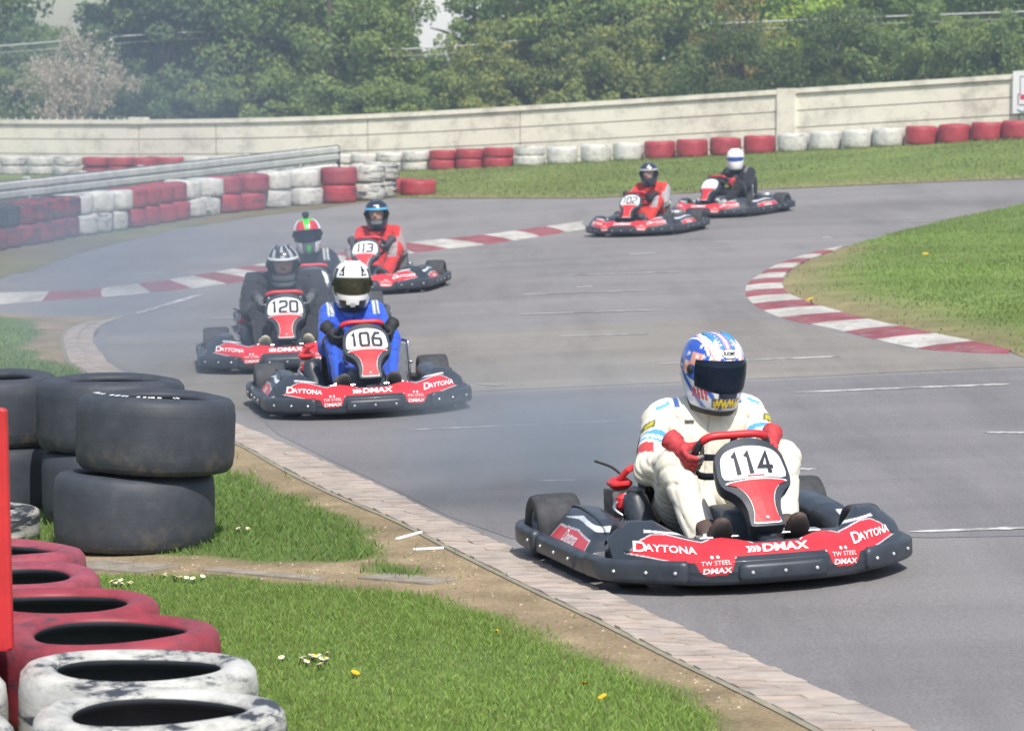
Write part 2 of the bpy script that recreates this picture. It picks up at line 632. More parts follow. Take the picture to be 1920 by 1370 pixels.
RED_HALF = [(0, .157), (.185, .157), (.203, .105), (.225, .088), (.30, .088), (.322, .105), (.338, .142), (.40, .152), (.555, .205), (.50, .245), (.455, .266), (.40, .262),
            (.33, .236), (.28, .220), (.25, .229), (.215, .247), (.17, .245), (.13, .224), (.10, .205), (0, .203)]
STRIPE = [(.30, .262), (.40, .276), (.47, .290), (.475, .278), (.40, .268), (.31, .252)]


def build_nose(parent):
    nx, ns = 361, 130
    X, S = np.meshgrid(np.linspace(-.60, .60, nx), np.linspace(0, 1, ns), indexing='ij')
    Y, Z = nose_pt(X, S)
    V = vv_of(Y, Z)
    ax = np.abs(X)
    col = np.empty(X.shape + (3,)); col[:] = (.034, .043, .057)
    ok = S < .92
    dr = dist_poly(RED_HALF[1:-1], ax, V, closed=False)
    red = inside(RED_HALF, ax, V) & ok
    col[red] = (.66, .035, .05)
    edge = (~red) & (dr < .0045) & ok & (V > .15)
    col[edge] = (.62, .63, .65)
    st = inside(STRIPE, ax, V) & ok
    col[st] = (.70, .73, .78)
    verts = np.stack([X, Y, Z], -1).reshape(-1, 3)
    i = np.arange(nx - 1)[:, None] * ns + np.arange(ns - 1)[None, :]
    f = np.stack([i, i + ns, i + ns + 1, i + 1], -1).reshape(-1, 4)
    o = mobj('nose_fairing', verts, f, M['painted_plastic'], parent, col=col.reshape(-1, 3))
    # lettering
    b = MB()
    def put(txt, x0, v0, size, slope=0.0, mi=0, shear=.15, offset=.012, space=1.0, sx=1.0, skew_sign=1):
        v, f = text_mesh(txt, size, shear, offset * size, space)
        w = []
        for u, q in v:
            x = x0 + u * sx; vv = v0 + q + slope * u
            y, z, s = nose_at(x, vv)
            w.append((x, y - .0025, z + .0025))
        b.add(w, f, mi)
    for sg in (-1, 1):
        sl = -.17 * sg * -1
        # small-caps word on each wing
        x0 = .425 * sg
        put('D', x0 - .086, .207 + sl * -.086, .062, sl, shear=.2, offset=.02)
        put('AYTONA', x0 + .017, .205 + sl * .017, .041, sl, shear=.2, offset=.02, space=1.02)
        b.build('lettering', M['white_ink'], o); b = MB()
        put('TW STEEL', .262 * sg, .134, .025, 0, shear=0, offset=-.004)
        put('DMAX', .262 * sg, .103, .029, 0, shear=.1, offset=.03, sx=1.25)
        for q in (-.011, .011):
            c = .262 * sg + q
            pts = [(c + .0065 * math.cos(a), .158 + .0065 * math.sin(a)) for a in np.linspace(0, 6.28, 10)[:-1]]
            w = []
            for u, vv in pts:
                y, z, s = nose_at(u, vv); w.append((u, y - .0025, z + .0025))
            b.add(w, [tuple(range(len(w)))])
        b.build('lettering', M['white_ink'], o); b = MB()
    put('DMAX', .018, .180, .041, 0, shear=.15, offset=.035, sx=1.55)
    # arrow flash ahead of the centre word
    for q in range(3):
        x0 = -.098 - q * .018
        w = []
        for u, vv in ((x0, .168 - 0), (x0 + .013, .168), (x0 + .022, .180), (x0 + .013, .192), (x0, .192), (x0 + .009, .180)):
            y, z, s = nose_at(u, vv); w.append((u, y - .0025, z + .0025))
        b.add(w, [(0, 1, 2, 5), (5, 2, 3, 4)])
    b.build('lettering', M['white_ink'], o)
    return o


PANEL_OUT = [(-.145, .30), (-.135, .355), (-.10, .395), (-.05, .415), (0, .42), (.05, .415), (.10, .395), (.135, .355), (.145, .30), (.148, .235), (.135, .195), (.105, .165),
             (.08, .125), (.068, .07), (.07, .02), (.055, 0), (-.055, 0), (-.07, .02), (-.068, .07), (-.08, .125), (-.105, .165), (-.135, .195), (-.148, .235)]
PLATE = [(-.126, .232), (-.128, .30), (-.116, .342), (-.085, .366), (-.03, .378), (.03, .378), (.085, .366), (.116, .342), (.128, .30), (.126, .232), (.05, .224), (-.05, .224)]
RED_V = [(-.112, .212), (.112, .212), (.085, .188), (.058, .15), (.045, .10), (.046, .055), (.052, .03), (.045, .016), (-.045, .016), (-.052, .03), (-.046, .055), (-.045, .10), (-.058, .15), (-.085, .188)]
P_BASE = Vector((0, .165, .25)); P_UP = Vector((0, .30, .335)).normalized(); P_OUT = P_UP.cross(Vector((1, 0, 0))) * -1
if P_OUT.y > 0: P_OUT = -P_OUT


def panel_fn(u, v, d):
    bend = -1.1 * u * u - .06 * max(0, .12 - v)
    return P_BASE + Vector((u, 0, 0)) + P_UP * v + P_OUT * (d + bend)


def dens(poly, step=.012):
    out = []
    for i in range(len(poly)):
        a = Vector(poly[i]); b = Vector(poly[(i + 1) % len(poly)])
        n = max(1, int((b - a).length / step))
        out += [tuple(a + (b - a) * k / n) for k in range(n)]
    return out


def smooth_poly(poly, n=4):
    return [(p.x, p.y) for p in catmull([Vector(p) for p in poly], n, True)]


def filled(poly, fn, d, step=.015):
    """Triangulated patch that follows the bend of fn."""
    out = dens(poly, step)
    xs_ = [p[0] for p in out]; ys_ = [p[1] for p in out]
    pts = [Vector(p) for p in out]; n = len(pts)
    for x in np.arange(min(xs_), max(xs_), step):
        for y in np.arange(min(ys_), max(ys_), step):
            if inside(out, np.array(x), np.array(y)) and dist_poly(out, np.array(x), np.array(y)) > step * .5: pts.append(Vector((x, y)))
    v, e, f, *_ = geometry.delaunay_2d_cdt(pts, [], [list(range(n))], 1, 1e-6)
    return [fn(p.x, p.y, d) for p in v], [tuple(q) for q in f]


def lathe_x(prof, n=36):
    """profile (r, x) turned about the x axis, as rings."""
    b = MB(); b.lathe(prof, n, 0, Matrix(((0, 0, 1, 0), (1, 0, 0, 0), (0, 1, 0, 0), (0, 0, 0, 1))), caps=False)
    return b


def make_wheel(name, r, w, rim, loc, sgn, parent):
    root = bpy.data.objects.new(name, None); C.objects.link(root); root.parent = parent; root.location = loc
    h = w / 2
    prof = [(rim, -h * .8), (rim + .012, -h * .95), (r * .86, -h), (r * .955, -h * .93), (r * .992, -h * .72), (r, -h * .3), (r, h * .3), (r * .992, h * .72), (r * .955, h * .93), (r * .86, h), (rim + .012, h * .95), (rim, h * .8)]
    b = lathe_x(prof + [prof[0]], 40)
    b.build('tyre', M['rubber'], root, smooth=True)
    b = lathe_x([(rim + .001, -h * .82), (rim - .008, -h * .8), (rim - .012, -h * .3), (rim * .5, -h * .1 * sgn), (rim * .3, h * .25 * sgn), (.001, h * .3 * sgn)], 28)
    b.f += []
    b2 = lathe_x([(.001, h * .3 * sgn + .002), (rim * .3, h * .25 * sgn + .002), (rim * .55, -h * .05 * sgn), (rim - .012, h * .3), (rim - .008, h * .8), (rim + .001, h * .82)], 28)
    b.add(b2.v, b2.f)
    for k in range(3):
        a = k * 2.094
        y, z = rim * .42 * math.cos(a), rim * .42 * math.sin(a)
        b.tube([(h * .1 * sgn, y, z), (h * .45 * sgn, y, z)], .007, n=6)
    b.build('rim', M['grey_steel'], root, smooth=True)
    return root


def build_pod(parent, sg):
    """Side pod: closed loft along y with a printed outer face."""
    secs = [(.60, .50, .62, .06, .09), (.615, .46, .628, .052, .125), (.66, .43, .634, .05, .165), (.74, .41, .636, .05, .20), (.86, .40, .636, .05, .225), (1.0, .40, .634, .05, .238), (1.14, .40, .632, .05, .245), (1.24, .41, .628, .052, .24), (1.285, .44, .62, .058, .20), (1.30, .48, .60, .07, .15)]
    n = 180; rings = []
    cps = [Vector(s[:3]) for s in secs]
    dense = []
    ys_ = np.array([s[0] for s in secs]); 
    yq = np.unique(np.concatenate([np.linspace(.60, 1.30, 240), ys_]))
    cols = []
    for y in yq:
        xi, xo, z0, z1 = [float(np.interp(y, ys_, [s[k] for s in secs])) for k in (1, 2, 3, 4)]
        r = []
        for k in range(n):
            a = 2 * math.pi * k / n
            c, s = math.cos(a), math.sin(a)
            e = .5
            px = (xi + xo) / 2 + (xo - xi) / 2 * math.copysign(abs(c) ** e, c)
            pz = (z0 + z1) / 2 + (z1 - z0) / 2 * math.copysign(abs(s) ** e, s)
            # outer face leans inwards at the top
            px -= .10 * max(0, (pz - .11)) / .13 * (1 if c > 0 else 0) * abs(c) ** .3
            r.append((px, y, pz)); 
        rings.append(r)
    V = np.array(rings).reshape(-1, 3)
    col = np.empty((len(V), 3)); col[:] = (.034, .043, .057)
    out = V[:, 0] > .515
    red = [(.645, .085), (.70, .158), (.92, .176), (1.20, .168), (1.245, .10), (1.2, .08)]
    m = inside(red, V[:, 1], V[:, 2]) & out
    col[m] = (.66, .035, .05)
    ed = (dist_poly(red, V[:, 1], V[:, 2]) < .006) & ~m & out & (V[:, 2] > .1)
    col[ed] = (.6, .6, .62)
    st = inside([(.70, .188), (.74, .204), (1.0, .226), (1.22, .20), (1.0, .212), (.80, .198)], V[:, 1], V[:, 2]) & (V[:, 0] > .48)
    col[st] = (.70, .73, .78)
    V[:, 0] *= sg
    F = []
    R = len(yq)
    for i in range(R - 1):
        for k in range(n):
            a = i * n + k; b2 = i * n + (k + 1) % n
            F.append((a, b2, b2 + n, a + n) if sg < 0 else (a, a + n, b2 + n, b2))
    F.append(tuple(range(n))); F.append(tuple((R - 1) * n + k for k in range(n)))
    o = mobj('side_pod', V, F, M['painted_plastic'], parent, col=col)
    # script on the sticker
    b = MB()
    for txt, size, z, dy in (('Daytona', .062, .146, 0), ('.co.uk', .026, .106, .06)):
        v, f = text_mesh(txt, size, .3, .01 * size)
        w = []
        for u, q in v:
            y = .95 + dy - u * sg * -1 * 1.0 if False else .95 + (u + dy) * sg * 1.0
            zz = z + q
            xi, xo, z0, z1 = [float(np.interp(y, ys_, [s[k] for s in secs])) for k in (1, 2, 3, 4)]
            nz = (zz - (z0 + z1) / 2) / ((z1 - z0) / 2)
            s = abs(nz) ** 2; c = math.sqrt(max(0, 1 - min(1, s) ** 2)) if False else (max(0., 1 - min(.999, s * s))) ** .5
            px = (xi + xo) / 2 + (xo - xi) / 2 * c ** .5 - .10 * max(0, zz - .11) / .13 * c ** .3
            w.append(((px + .003) * sg, y, zz))
        b.add(w, f)
    b.build('lettering', M['white_ink'], o)
    return o


def build_kart():
    k = thing('racing_kart', 'kart', 'kart')
    # chassis: floor tray and tubes
    b = MB()
    b.add([(-.30, .12, .035), (.30, .12, .035), (.36, .5, .035), (.36, 1.1, .035), (-.36, 1.1, .035), (-.36, .5, .035)], [(0, 1, 2, 3, 4, 5)])
    b.add([(-.30, .12, .045), (.30, .12, .045), (.36, .5, .045), (.36, 1.1, .045), (-.36, 1.1, .045), (-.36, .5, .045)], [(5, 4, 3, 2, 1, 0)])
    for sg in (-1, 1):
        b.tube(catmull([(.22 * sg, .1, .06), (.30 * sg, .3, .06), (.36 * sg, .7, .06), (.36 * sg, 1.2, .06), (.30 * sg, 1.62, .07)], 4), .016)
    b.tube([(-.34, 1.25, .06), (.34, 1.25, .06)], .016)
    b.tube([(-.5, 1.46, .135), (.5, 1.46, .135)], .02)
    b.tube([(-.46, .46, .13), (.46, .46, .13)], .014)
    b.tube([(0, .30, .12), (0, .66, .46)], .012)
    b.build('chassis', M['matt_black'], k)
    # bumper ring, pads and bolts
    b = MB(); b.rings(sweep(ring, sect_round(.06, .048, .128), True), caps=False)
    bump = b.build('bumper', M['black_plastic'], k, smooth=True)
    def pad(path, name, z0, z1, bolts, thick=.05, off=.022):
        b = MB()
        sec = [(p[0] + off, p[1] + (z0 + z1) / 2) for p in rrect(thick, z1 - z0, .02, 3)]
        rg = sweep(path, sec)
        for e, sc_ in ((0, .6), (-1, .6)):      # rounded ends
            c = [sum(p[j] for p in rg[e]) / len(rg[e]) for j in range(3)]
            n0 = [tuple(c[j] + (p[j] - c[j]) * sc_ for j in range(3)) for p in rg[e]]
            t = Vector(rg[e][0]) - Vector(rg[1 if e == 0 else -2][0]); t = t.normalized() * .012
            n0 = [(p[0] + t.x, p[1] + t.y, p[2]) for p in n0]
            if e == 0: rg = [n0] + rg
            else: rg = rg + [n0]
        b.rings(rg)
        o = b.build('bumper_pad', M['black_plastic'], k, smooth=True)
        for q in bolts:
            i = q * (len(path) - 1); i0 = min(int(i), len(path) - 2); fr = i - i0
            p = Vector(path[i0]).lerp(Vector(path[i0 + 1]), fr)
            t = (Vector(path[i0 + 1]) - Vector(path[i0])).normalized(); nn = Vector((t.y, -t.x))
            zc = (z0 + z1) / 2
            bb = MB()
            c = Vector((p.x, p.y, zc)) + Vector((nn.x, nn.y, 0)) * (off + thick / 2 - .002)
            bb.tube([c, c + Vector((nn.x, nn.y, 0)) * .005, c + Vector((nn.x, nn.y, 0)) * .008], [.0072, .0072, .004], n=10)
            bb.build('bolt', M['bolt'], o)
        return o
    yf = lambda x: float(y_front(x)) + .028
    pad([(x, yf(x)) for x in np.linspace(-.165, .165, 13)], 'c', .055, .128, (.12, .5, .88))
    lp = [(-.625, .50)] + [(x, yf(x)) for x in np.linspace(-.608, -.355, 14)]
    pad(lp, 'l', .05, .14, (.2, .55, .88))
    pad([(-p[0], p[1]) for p in reversed(lp)], 'r', .05, .14, (.12, .45, .8))
    sp = [(-.645, 1.30), (-.652, .95), (-.64, .70)]
    pd = lambda q: [(p.x, p.y) for p in catmull([Vector(p) for p in q], 6)]
    pad(pd([(-.653, 1.2), (-.648, .93), (-.64, .66)]), 's', .055, .132, (.15, .5, .85), .04, .018)
    pad(pd([(.64, .66), (.648, .93), (.653, 1.2)]), 's', .055, .132, (.15, .5, .85), .04, .018)
    rp = pd([(-.50, 1.68), (-.60, 1.65), (-.648, 1.56), (-.660, 1.42), (-.656, 1.27)])
    pad(rp, 'e', .055, .145, (.92,), .05, .02)
    pad([(-p[0], p[1]) for p in reversed(rp)], 'e', .055, .145, (.08,), .05, .02)
    build_nose(k)
    # black tray in the middle of the nose
    b = MB()
    prof = [(-.13, .10, .195), (-.10, .14, .17), (.10, .14, .17), (.13, .10, .195)]
    b.add([(-.16, .095, .182), (.16, .095, .182), (.20, .26, .17), (-.20, .26, .17), (-.13, .12, .14), (.13, .12, .14), (.16, .24, .14), (-.16, .24, .14)],
          [(0, 1, 5, 4), (1, 2, 6, 5), (2, 3, 7, 6), (3, 0, 4, 7), (4, 5, 6, 7)])
    b.box((-.04, .09, .13), (.04, .2, .20), bev=.01)
    b.box((-.56, .27, .10), (-.20, .37, .19), bev=.02); b.box((.20, .27, .10), (.56, .37, .19), bev=.02)
    b.build('nose_tray', M['black_plastic'], k)
    # number panel
    b = MB(); b.prism(dens(smooth_poly(PANEL_OUT, 3), .015), panel_fn, 0.0, -.055)
    b.v, b.f, b.m = [], [], []
    op = smooth_poly(PANEL_OUT, 3)
    v, f = filled(op, panel_fn, 0.0, .022); b.add(v, f)
    n = len(dens(op, .022))
    rim0 = [panel_fn(p[0], p[1], 0.0) for p in dens(op, .022)]
    rim1 = [panel_fn(p[0] * 1.03, p[1] * 1.01 - .002, -.012) for p in dens(op, .022)]
    rim2 = [panel_fn(p[0] * .98, p[1] * .99, -.06) for p in dens(op, .022)]
    b.rings([rim0, rim1, rim2], caps=False)
    pn = b.build('number_panel', M['black_plastic'], k, smooth=True)
    b = MB(); v, f = filled(smooth_poly(PLATE, 3), panel_fn, .004, .03); b.add(v, f); b.build('number_plate', M['white_plate'], pn)
    cx = lambda poly, s: [(p[0] * s, .12 + (p[1] - .12) * s) for p in poly]
    b = MB(); v, f = filled(cx(smooth_poly(RED_V, 3), 1.06), panel_fn, .003, .03); b.add(v, f, 0)
    v, f = filled(smooth_poly(RED_V, 3), panel_fn, .0055, .03); b.add(v, f, 1); b.build('panel_flash', [M['white_ink'], M['red_plastic']], pn)
    b = MB(); c = panel_fn(0, .032, .005)
    b.tube([c, c + P_OUT * .004], .008, n=10); b.build('bolt', M['grey_steel'], pn)
    # steering wheel
    cw = Vector((0, .665, .475)); uw = Vector((0, -.70, .714)); rx = Vector((1, 0, 0))
    outl = [(-.10, .122), (0, .126), (.10, .122), (.138, .085), (.150, .02), (.140, -.07), (.095, -.125), (0, -.135), (-.095, -.125), (-.140, -.07), (-.150, .02), (-.138, .085)]
    pt = [cw + rx * a.x + uw * a.y for a in catmull([Vector(p) for p in outl], 5, True)]
    n = len(pt)
    red = pt[:16]; 
    st = bpy.data.objects.new('steering_wheel', None); C.objects.link(st); st.parent = k
    b = MB(); b.tube(pt[-4:] + pt[:14], .0165, n=10); b.build('red_grip', M['red_grip'], st, smooth=True)
    b = MB(); b.tube(pt[13:-3], .0150, n=10)
    b.tube([cw + uw * .12, cw, cw - uw * .12], .014); b.tube([cw + rx * -.15, cw + uw * -.02, cw + rx * .15], .014)
    b.build('rim', M['black_plastic'], st, smooth=True)
    b = MB(); nw = Vector((0, .714, .70))
    b.tube([cw - nw * .02, cw + nw * .012], [.05, .045], n=16); b.build('hub', M['matt_black'], st)
    # wheels
    for sg in (-1, 1):
        make_wheel('wheel', .132, .125, .066, (.485 * sg, .46, .132), sg, k)
        make_wheel('wheel', .135, .20, .068, (.545 * sg, 1.46, .135), sg, k)
        build_pod(k, sg)
    # fuel tank between the legs
    p = grid((-.15, .38, .03), (.15, .70, .32), .0125)
    q = np.abs(p - np.array([0, .54, .16])) - np.array([.085, .10, .09])
    d = np.linalg.norm(np.maximum(q, 0), axis=-1) + np.minimum(q.max(-1), 0) - .03
    d = smin(d, cap(p, (0, .5, .28), (0, .5, .30), .028, .028), .015)
    v, f = surface_nets(d, (-.15, .38, .03), .0125)
    mobj('fuel_tank', v, f, M['tank'], k)
    # pedals
    for sg in (-1, 1):
        b = MB()
        b.box((.17 * sg - .085, .285, .188), (.17 * sg + .085, .36, .199), bev=.004)
        b.tube([(.17 * sg, .35, .188), (.15 * sg, .38, .05)], .009)
        b.tube([(.10 * sg, .36, .05), (.12 * sg, .35, .2), (.22 * sg, .35, .2)], .008)
        b.build('pedal', M['steel'], k)
    # seat
    cs = [(.92, .10, .09, .17), (1.0, .055, .16, .185), (1.12, .045, .20, .195), (1.25, .07, .25, .2), (1.33, .16, .32, .2), (1.38, .30, .36, .195), (1.41, .44, .46, .185), (1.42, .52, .525, .16)]
    rings = []
    for (y, z, zs_, w) in [tuple(q) for q in catmull([Vector(c) for c in cs], 4)]:
        r_ = []
        for kk in range(15):
            t = (kk - 7) / 7
            x = w * math.copysign(min(1, abs(t) * 1.35), t) * (1 if abs(t) < .75 else 1 + .12 * (abs(t) - .75))
            e = max(0, abs(t) - .5) / .5
            r_.append((x, y - .16 * e * e * (1 if z > .1 else .2), z + (zs_ - z) * e ** 1.3))
        rings.append(r_)
    b = MB(); b.rings(rings, caps=False, closed=False)
    b.rings([[(p[0] * 1.05, p[1] + .012, p[2] - .012) for p in r_] for r_ in rings], caps=False, closed=False)
    b.build('seat', M['matt_black'], k, smooth=True)
    # engine on one flank, with red cover, carburettor, silencer and pull cord
    e = bpy.data.objects.new('engine', None); C.objects.link(e); e.parent = k
    b = MB()
    b.box((-.44, 1.20, .08), (-.27, 1.42, .22), bev=.015)
    for q in range(9): b.box((-.43, 1.22 + q * .018, .215), (-.29, 1.228 + q * .018, .33), 0)
    b.lathe([(.0, 0), (.05, 0), (.05, .09), (.0, .09)], 16, 0, Matrix.Translation((-.36, 1.36, .215)), caps=False)
    b.build('engine_block', M['alu_engine'], e)
    b = MB(); b.box((-.44, 1.20, .335), (-.34, 1.31, .385), bev=.02); b.tube([(-.40, 1.22, .38), (-.37, 1.19, .42), (-.34, 1.20, .43)], .014)
    b.box((-.43, 1.14, .255), (-.35, 1.19, .325), bev=.015)
    b.box((-.37, 1.16, .25), (-.32, 1.2, .30), bev=.01)
    b.build('engine_cover', M['red_plastic'], e, smooth=False)
    b = MB(); b.lathe([(.0, .0), (.075, .0), (.08, .02), (.068, .05), (.06, .14), (.052, .22), (.04, .245), (.0, .25)], 24, 0, Matrix.Translation((-.335, 1.04, .10)) @ Matrix.Rotation(rad(-10), 4, 'Y') @ Matrix.Rotation(rad(-12), 4, 'X'), caps=False)
    b.build('air_box', M['black_plastic'], e, smooth=True)
    b = MB()
    b.tube(catmull([(-.40, 1.15, .22), (-.43, 1.1, .19), (-.41, 1.08, .13), (-.37, 1.12, .09)], 5), .011)
    b.tube(catmull([(-.42, 1.17, .30), (-.45, 1.13, .27), (-.42, 1.10, .24)], 5), .008)
    b.tube([(-.405, 1.13, .16), (-.405, 1.18, .16)], .025, n=12)
    b.tube([(-.39, 1.16, .31), (-.39, 1.2, .31)], .02, n=12)
    b.build('carburettor', M['steel'], e, smooth=True)
    b = MB(); b.tube(catmull([(-.33, 1.40, .25), (-.33, 1.52, .28), (-.25, 1.62, .27), (-.05, 1.66, .25)], 5), .02); b.tube([(-.05, 1.66, .25), (.2, 1.66, .25)], .05, n=14)
    b.build('exhaust', M['grey_steel'], e, smooth=True)
    b = MB(); b.tube(catmull([(-.36, 1.30, .38), (-.40, 1.33, .42), (-.47, 1.35, .45)], 4), .006, n=6); b.build('pull_cord', M['matt_black'], e)
    e.location = (.07, -.05, -.035)
    # guard frame on the other flank
    b = MB()
    gpts = catmull([(.30, 1.0, .07), (.335, 1.0, .14), (.335, 1.0, .36), (.33, 1.02, .40), (.27, 1.10, .41)], 5)
    b.tube(gpts, .010)
    b.tube([(.335, 1.0, .26), (.36, 1.0, .27)], .012)
    gf = b.build('guard_frame', M['steel'], k, smooth=True)
    b = MB(); b.box((.235, 1.005, .12), (.325, 1.02, .39), bev=.005); b.build('guard_plate', M['grey_steel'], gf)
    return k, pn


KART, PANEL = build_kart()
# lettering on the number plate: digits differ from kart to kart


def add_number(kart, txt):
    if not txt: return
    pn = [c for c in kart.children if c.name.split('.')[0] == 'number_panel'][0]
    v, f = stroke_digits(txt, .098, .052, .018, .026)
    b = MB(); b.add([panel_fn(u, .292 + q, .0085) for u, q in v], f)
    b.build('number', M['digit'], pn)
    # small red maker's line under the number
    b = MB(); b.add([panel_fn(u, w, .0085) for u, w in ((-.035, .236), (.035, .236), (.035, .231), (-.035, .231))], [(0, 1, 2, 3)])
    b.build('plate_line', M['red_ink'], pn)
# ------------------------------------------------------------------ drivers
BODY_H = .0085


def fold_noise(p):
    a = np.sin(p[..., 0] * 24 + p[..., 2] * 40 + 2.2 * np.sin(p[..., 1] * 15 + 1.3) + 1.7 * np.sin(p[..., 0] * 12))
    b = np.sin(p[..., 1] * 36 - p[..., 2] * 24 + 2.0 * np.sin(p[..., 0] * 19 + p[..., 2] * 9))
    c = np.sin(p[..., 2] * 27 + p[..., 0] * 14 + 2.5 * np.sin(p[..., 1] * 13))
    return 1.0 * np.exp(-(a / .32) ** 2) + .8 * np.exp(-(b / .28) ** 2) + .22 * c - .55


ELBOW, WRIST = {}, {}
for sg in (-1, 1):
    ELBOW[sg] = Vector((.258 * sg, .985, .395)); WRIST[sg] = Vector((.190 * sg, .775, .455))


def body_sdf():
    lo, hi = (-.44, .36, .03), (.44, 1.40, .90)
    p = grid(lo, hi, BODY_H).astype(np.float32)
    d = ell(p, (0, 1.19, .19), (.19, .17, .135))
    d = smin(d, ell(p, (0, 1.21, .33), (.165, .125, .16)), .06)
    d = smin(d, ell(p, (0, 1.20, .465), (.195, .13, .15)), .06)
    d = smin(d, cap(p, (-.15, 1.20, .555), (.15, 1.20, .555), .078, .078), .05)
    d = smin(d, cap(p, (0, 1.19, .57), (0, 1.15, .66), .085, .062), .05)
    for sg in (-1, 1):
        e = ELBOW[sg]; w = WRIST[sg]
        arm = cap(p, (.188 * sg, 1.19, .545), e, .080, .060)
        arm = smin(arm, cap(p, e, w, .060, .040), .025)
        d = smin(d, arm, .03)
        knee = (.255 if sg > 0 else -.205, .755, .425)
        leg = cap(p, (.10 * sg, 1.12, .175), knee, .098, .072)
        leg = smin(leg, cap(p, knee, (.17 * sg, .50, .15), .070, .056), .03)
        leg = smin(leg, cap(p, (.175 * sg, .60, .24), (.17 * sg, .47, .13), .060, .052), .03)
        d = smin(d, leg, .025)
    fold = fold_noise(p)
    # more folds at elbows, waist and knees than on the chest
    k = np.full(d.shape, .0036, np.float32)
    for c, r in (((.258, 1.0, .42), .15), ((-.258, 1.0, .42), .15), ((.21, .75, .40), .14), ((-.21, .75, .40), .14), ((0, 1.1, .24), .14), ((.17, .5, .15), .09), ((-.17, .5, .15), .09), ((.17, 1.13, .5), .08), ((-.17, 1.13, .5), .08)):
        k += .0062 * np.exp(-((p - np.array(c, np.float32)) ** 2).sum(-1) / r / r)
    d = d + k * fold
    # collar
    col = np.abs(np.linalg.norm((p - np.array([0, 1.165, .635], np.float32)) * np.array([1, .95, 0], np.float32), axis=-1) - .074) - .008
    col = np.maximum(col, np.abs(p[..., 2] - .635 - (p[..., 1] - 1.16) * .3) - .035)
    d = smin(d, col, .012)
    # head and face, same surface
    hd = ell(p, (0, 1.10, .775), (.078, .095, .115))
    hd = smin(hd, ell(p, (0, 1.055, .72), (.055, .05, .05)), .03)
    hd = smin(hd, cap(p, (0, 1.005, .785), (0, .99, .755), .009, .014), .015)
    for sg in (-1, 1):
        hd = smin(hd, cap(p, (.012 * sg, 1.018, .802), (.05 * sg, 1.03, .80), .011, .009), .012)
        hd = np.maximum(hd, -(np.linalg.norm(p - np.array([.03 * sg, 1.003, .785], np.float32), axis=-1) - .014))
        hd = smin(hd, np.linalg.norm(p - np.array([.03 * sg, 1.022, .785], np.float32), axis=-1) - .012, .004)
    hd = smin(hd, cap(p, (-.02, 1.012, .728), (.02, 1.012, .728), .008, .008), .01)
    hd = smin(hd, cap(p, (0, 1.13, .60), (0, 1.115, .70), .058, .058), .03)
    d = smin(d, hd, .012)
    return surface_nets(d, lo, BODY_H)


BODY_V, BODY_F = body_sdf()


def shoe_sdf():
    h = .006; lo, hi = (-.075, -.07, -.03), (.075, .12, .33)
    p = grid(lo, hi, h)
    # z runs heel -> toe, -y is the sole side away from the driver
    d = ell(p, (0, .01, .06), (.042, .05, .07))
    d = smin(d, ell(p, (.003, -.005, .19), (.047, .033, .105)), .03)
    d = smin(d, cap(p, (0, .04, .06), (0, .10, .09), .044, .046), .03)
    sole = np.maximum(ell(p, (.002, -.03, .14), (.052, .028, .17)), p[..., 1] + .02)
    d = smin(d, sole, .008)
    d = d + .0015 * np.sin(p[..., 2] * 160) * (p[..., 1] > .0)
    return surface_nets(d, lo, h)


SHOE_V, SHOE_F = shoe_sdf()


def glove_sdf():
    """Hand closed on a bar that runs along z through the origin; palm on +y, wrist further out on +y."""
    h = .0042; lo, hi = (-.075, -.06, -.07), (.075, .15, .075)
    p = grid(lo, hi, h)
    d = ell(p, (-.012, .043, 0), (.034, .03, .046))
    d = smin(d, cap(p, (-.008, .06, -.004), (.0, .135, -.01), .033, .036), .02)
    d = smin(d, np.maximum(cap(p, (0, .095, -.008), (0, .14, -.01), .041, .043), np.abs(p[..., 1] - .118) - .024), .006)
    fing = None
    for i, (z, L) in enumerate(((.036, .96), (.012, 1.05), (-.012, 1.0), (-.035, .86))):
        k = [(-.036, .030, z * .95), (-.042, -.004 * L, z), (-.024, -.030 * L, z * 1.03), (.004, -.034 * L, z * 1.03), (.022 * L, -.022, z * 1.0)]
        r = [.0125, .0115, .0105, .0100, .0090]
        f = None
        for a in range(4):
            c = cap(p, k[a], k[a + 1], r[a], r[a + 1])
            f = c if f is None else smin(f, c, .005)
        fing = f if fing is None else np.minimum(fing, f)
    d = smin(d, fing, .006)
    th = None
    k = [(.014, .045, .012), (.034, .022, .034), (.030, -.004, .050), (.010, -.024, .056)]; r = [.016, .0135, .012, .010]
    for a in range(3):
        c = cap(p, k[a], k[a + 1], r[a], r[a + 1]); th = c if th is None else smin(th, c, .005)
    d = smin(d, th, .008)
    d = d + .0012 * np.sin(p[..., 1] * 190 + 2 * np.sin(p[..., 2] * 70))
    return surface_nets(d, lo, h)


GLOVE_V, GLOVE_F = glove_sdf()

# helmet shell: loft of superellipse sections; -y is the face, origin at the middle of the head
HZ = np.array([-.165, -.150, -.12, -.085, -.05, -.01, .03, .065, .095, .118, .132, .139, .1405])
HW = np.array([.086, .098, .108, .117, .124, .129, .128, .121, .107, .086, .060, .030, .004])
HF = np.array([.128, .142, .150, .152, .150, .146, .140, .130, .113, .090, .062, .031, .004])
HB = np.array([.075, .098, .122, .140, .150, .155, .153, .145, .128, .102, .071, .036, .004])


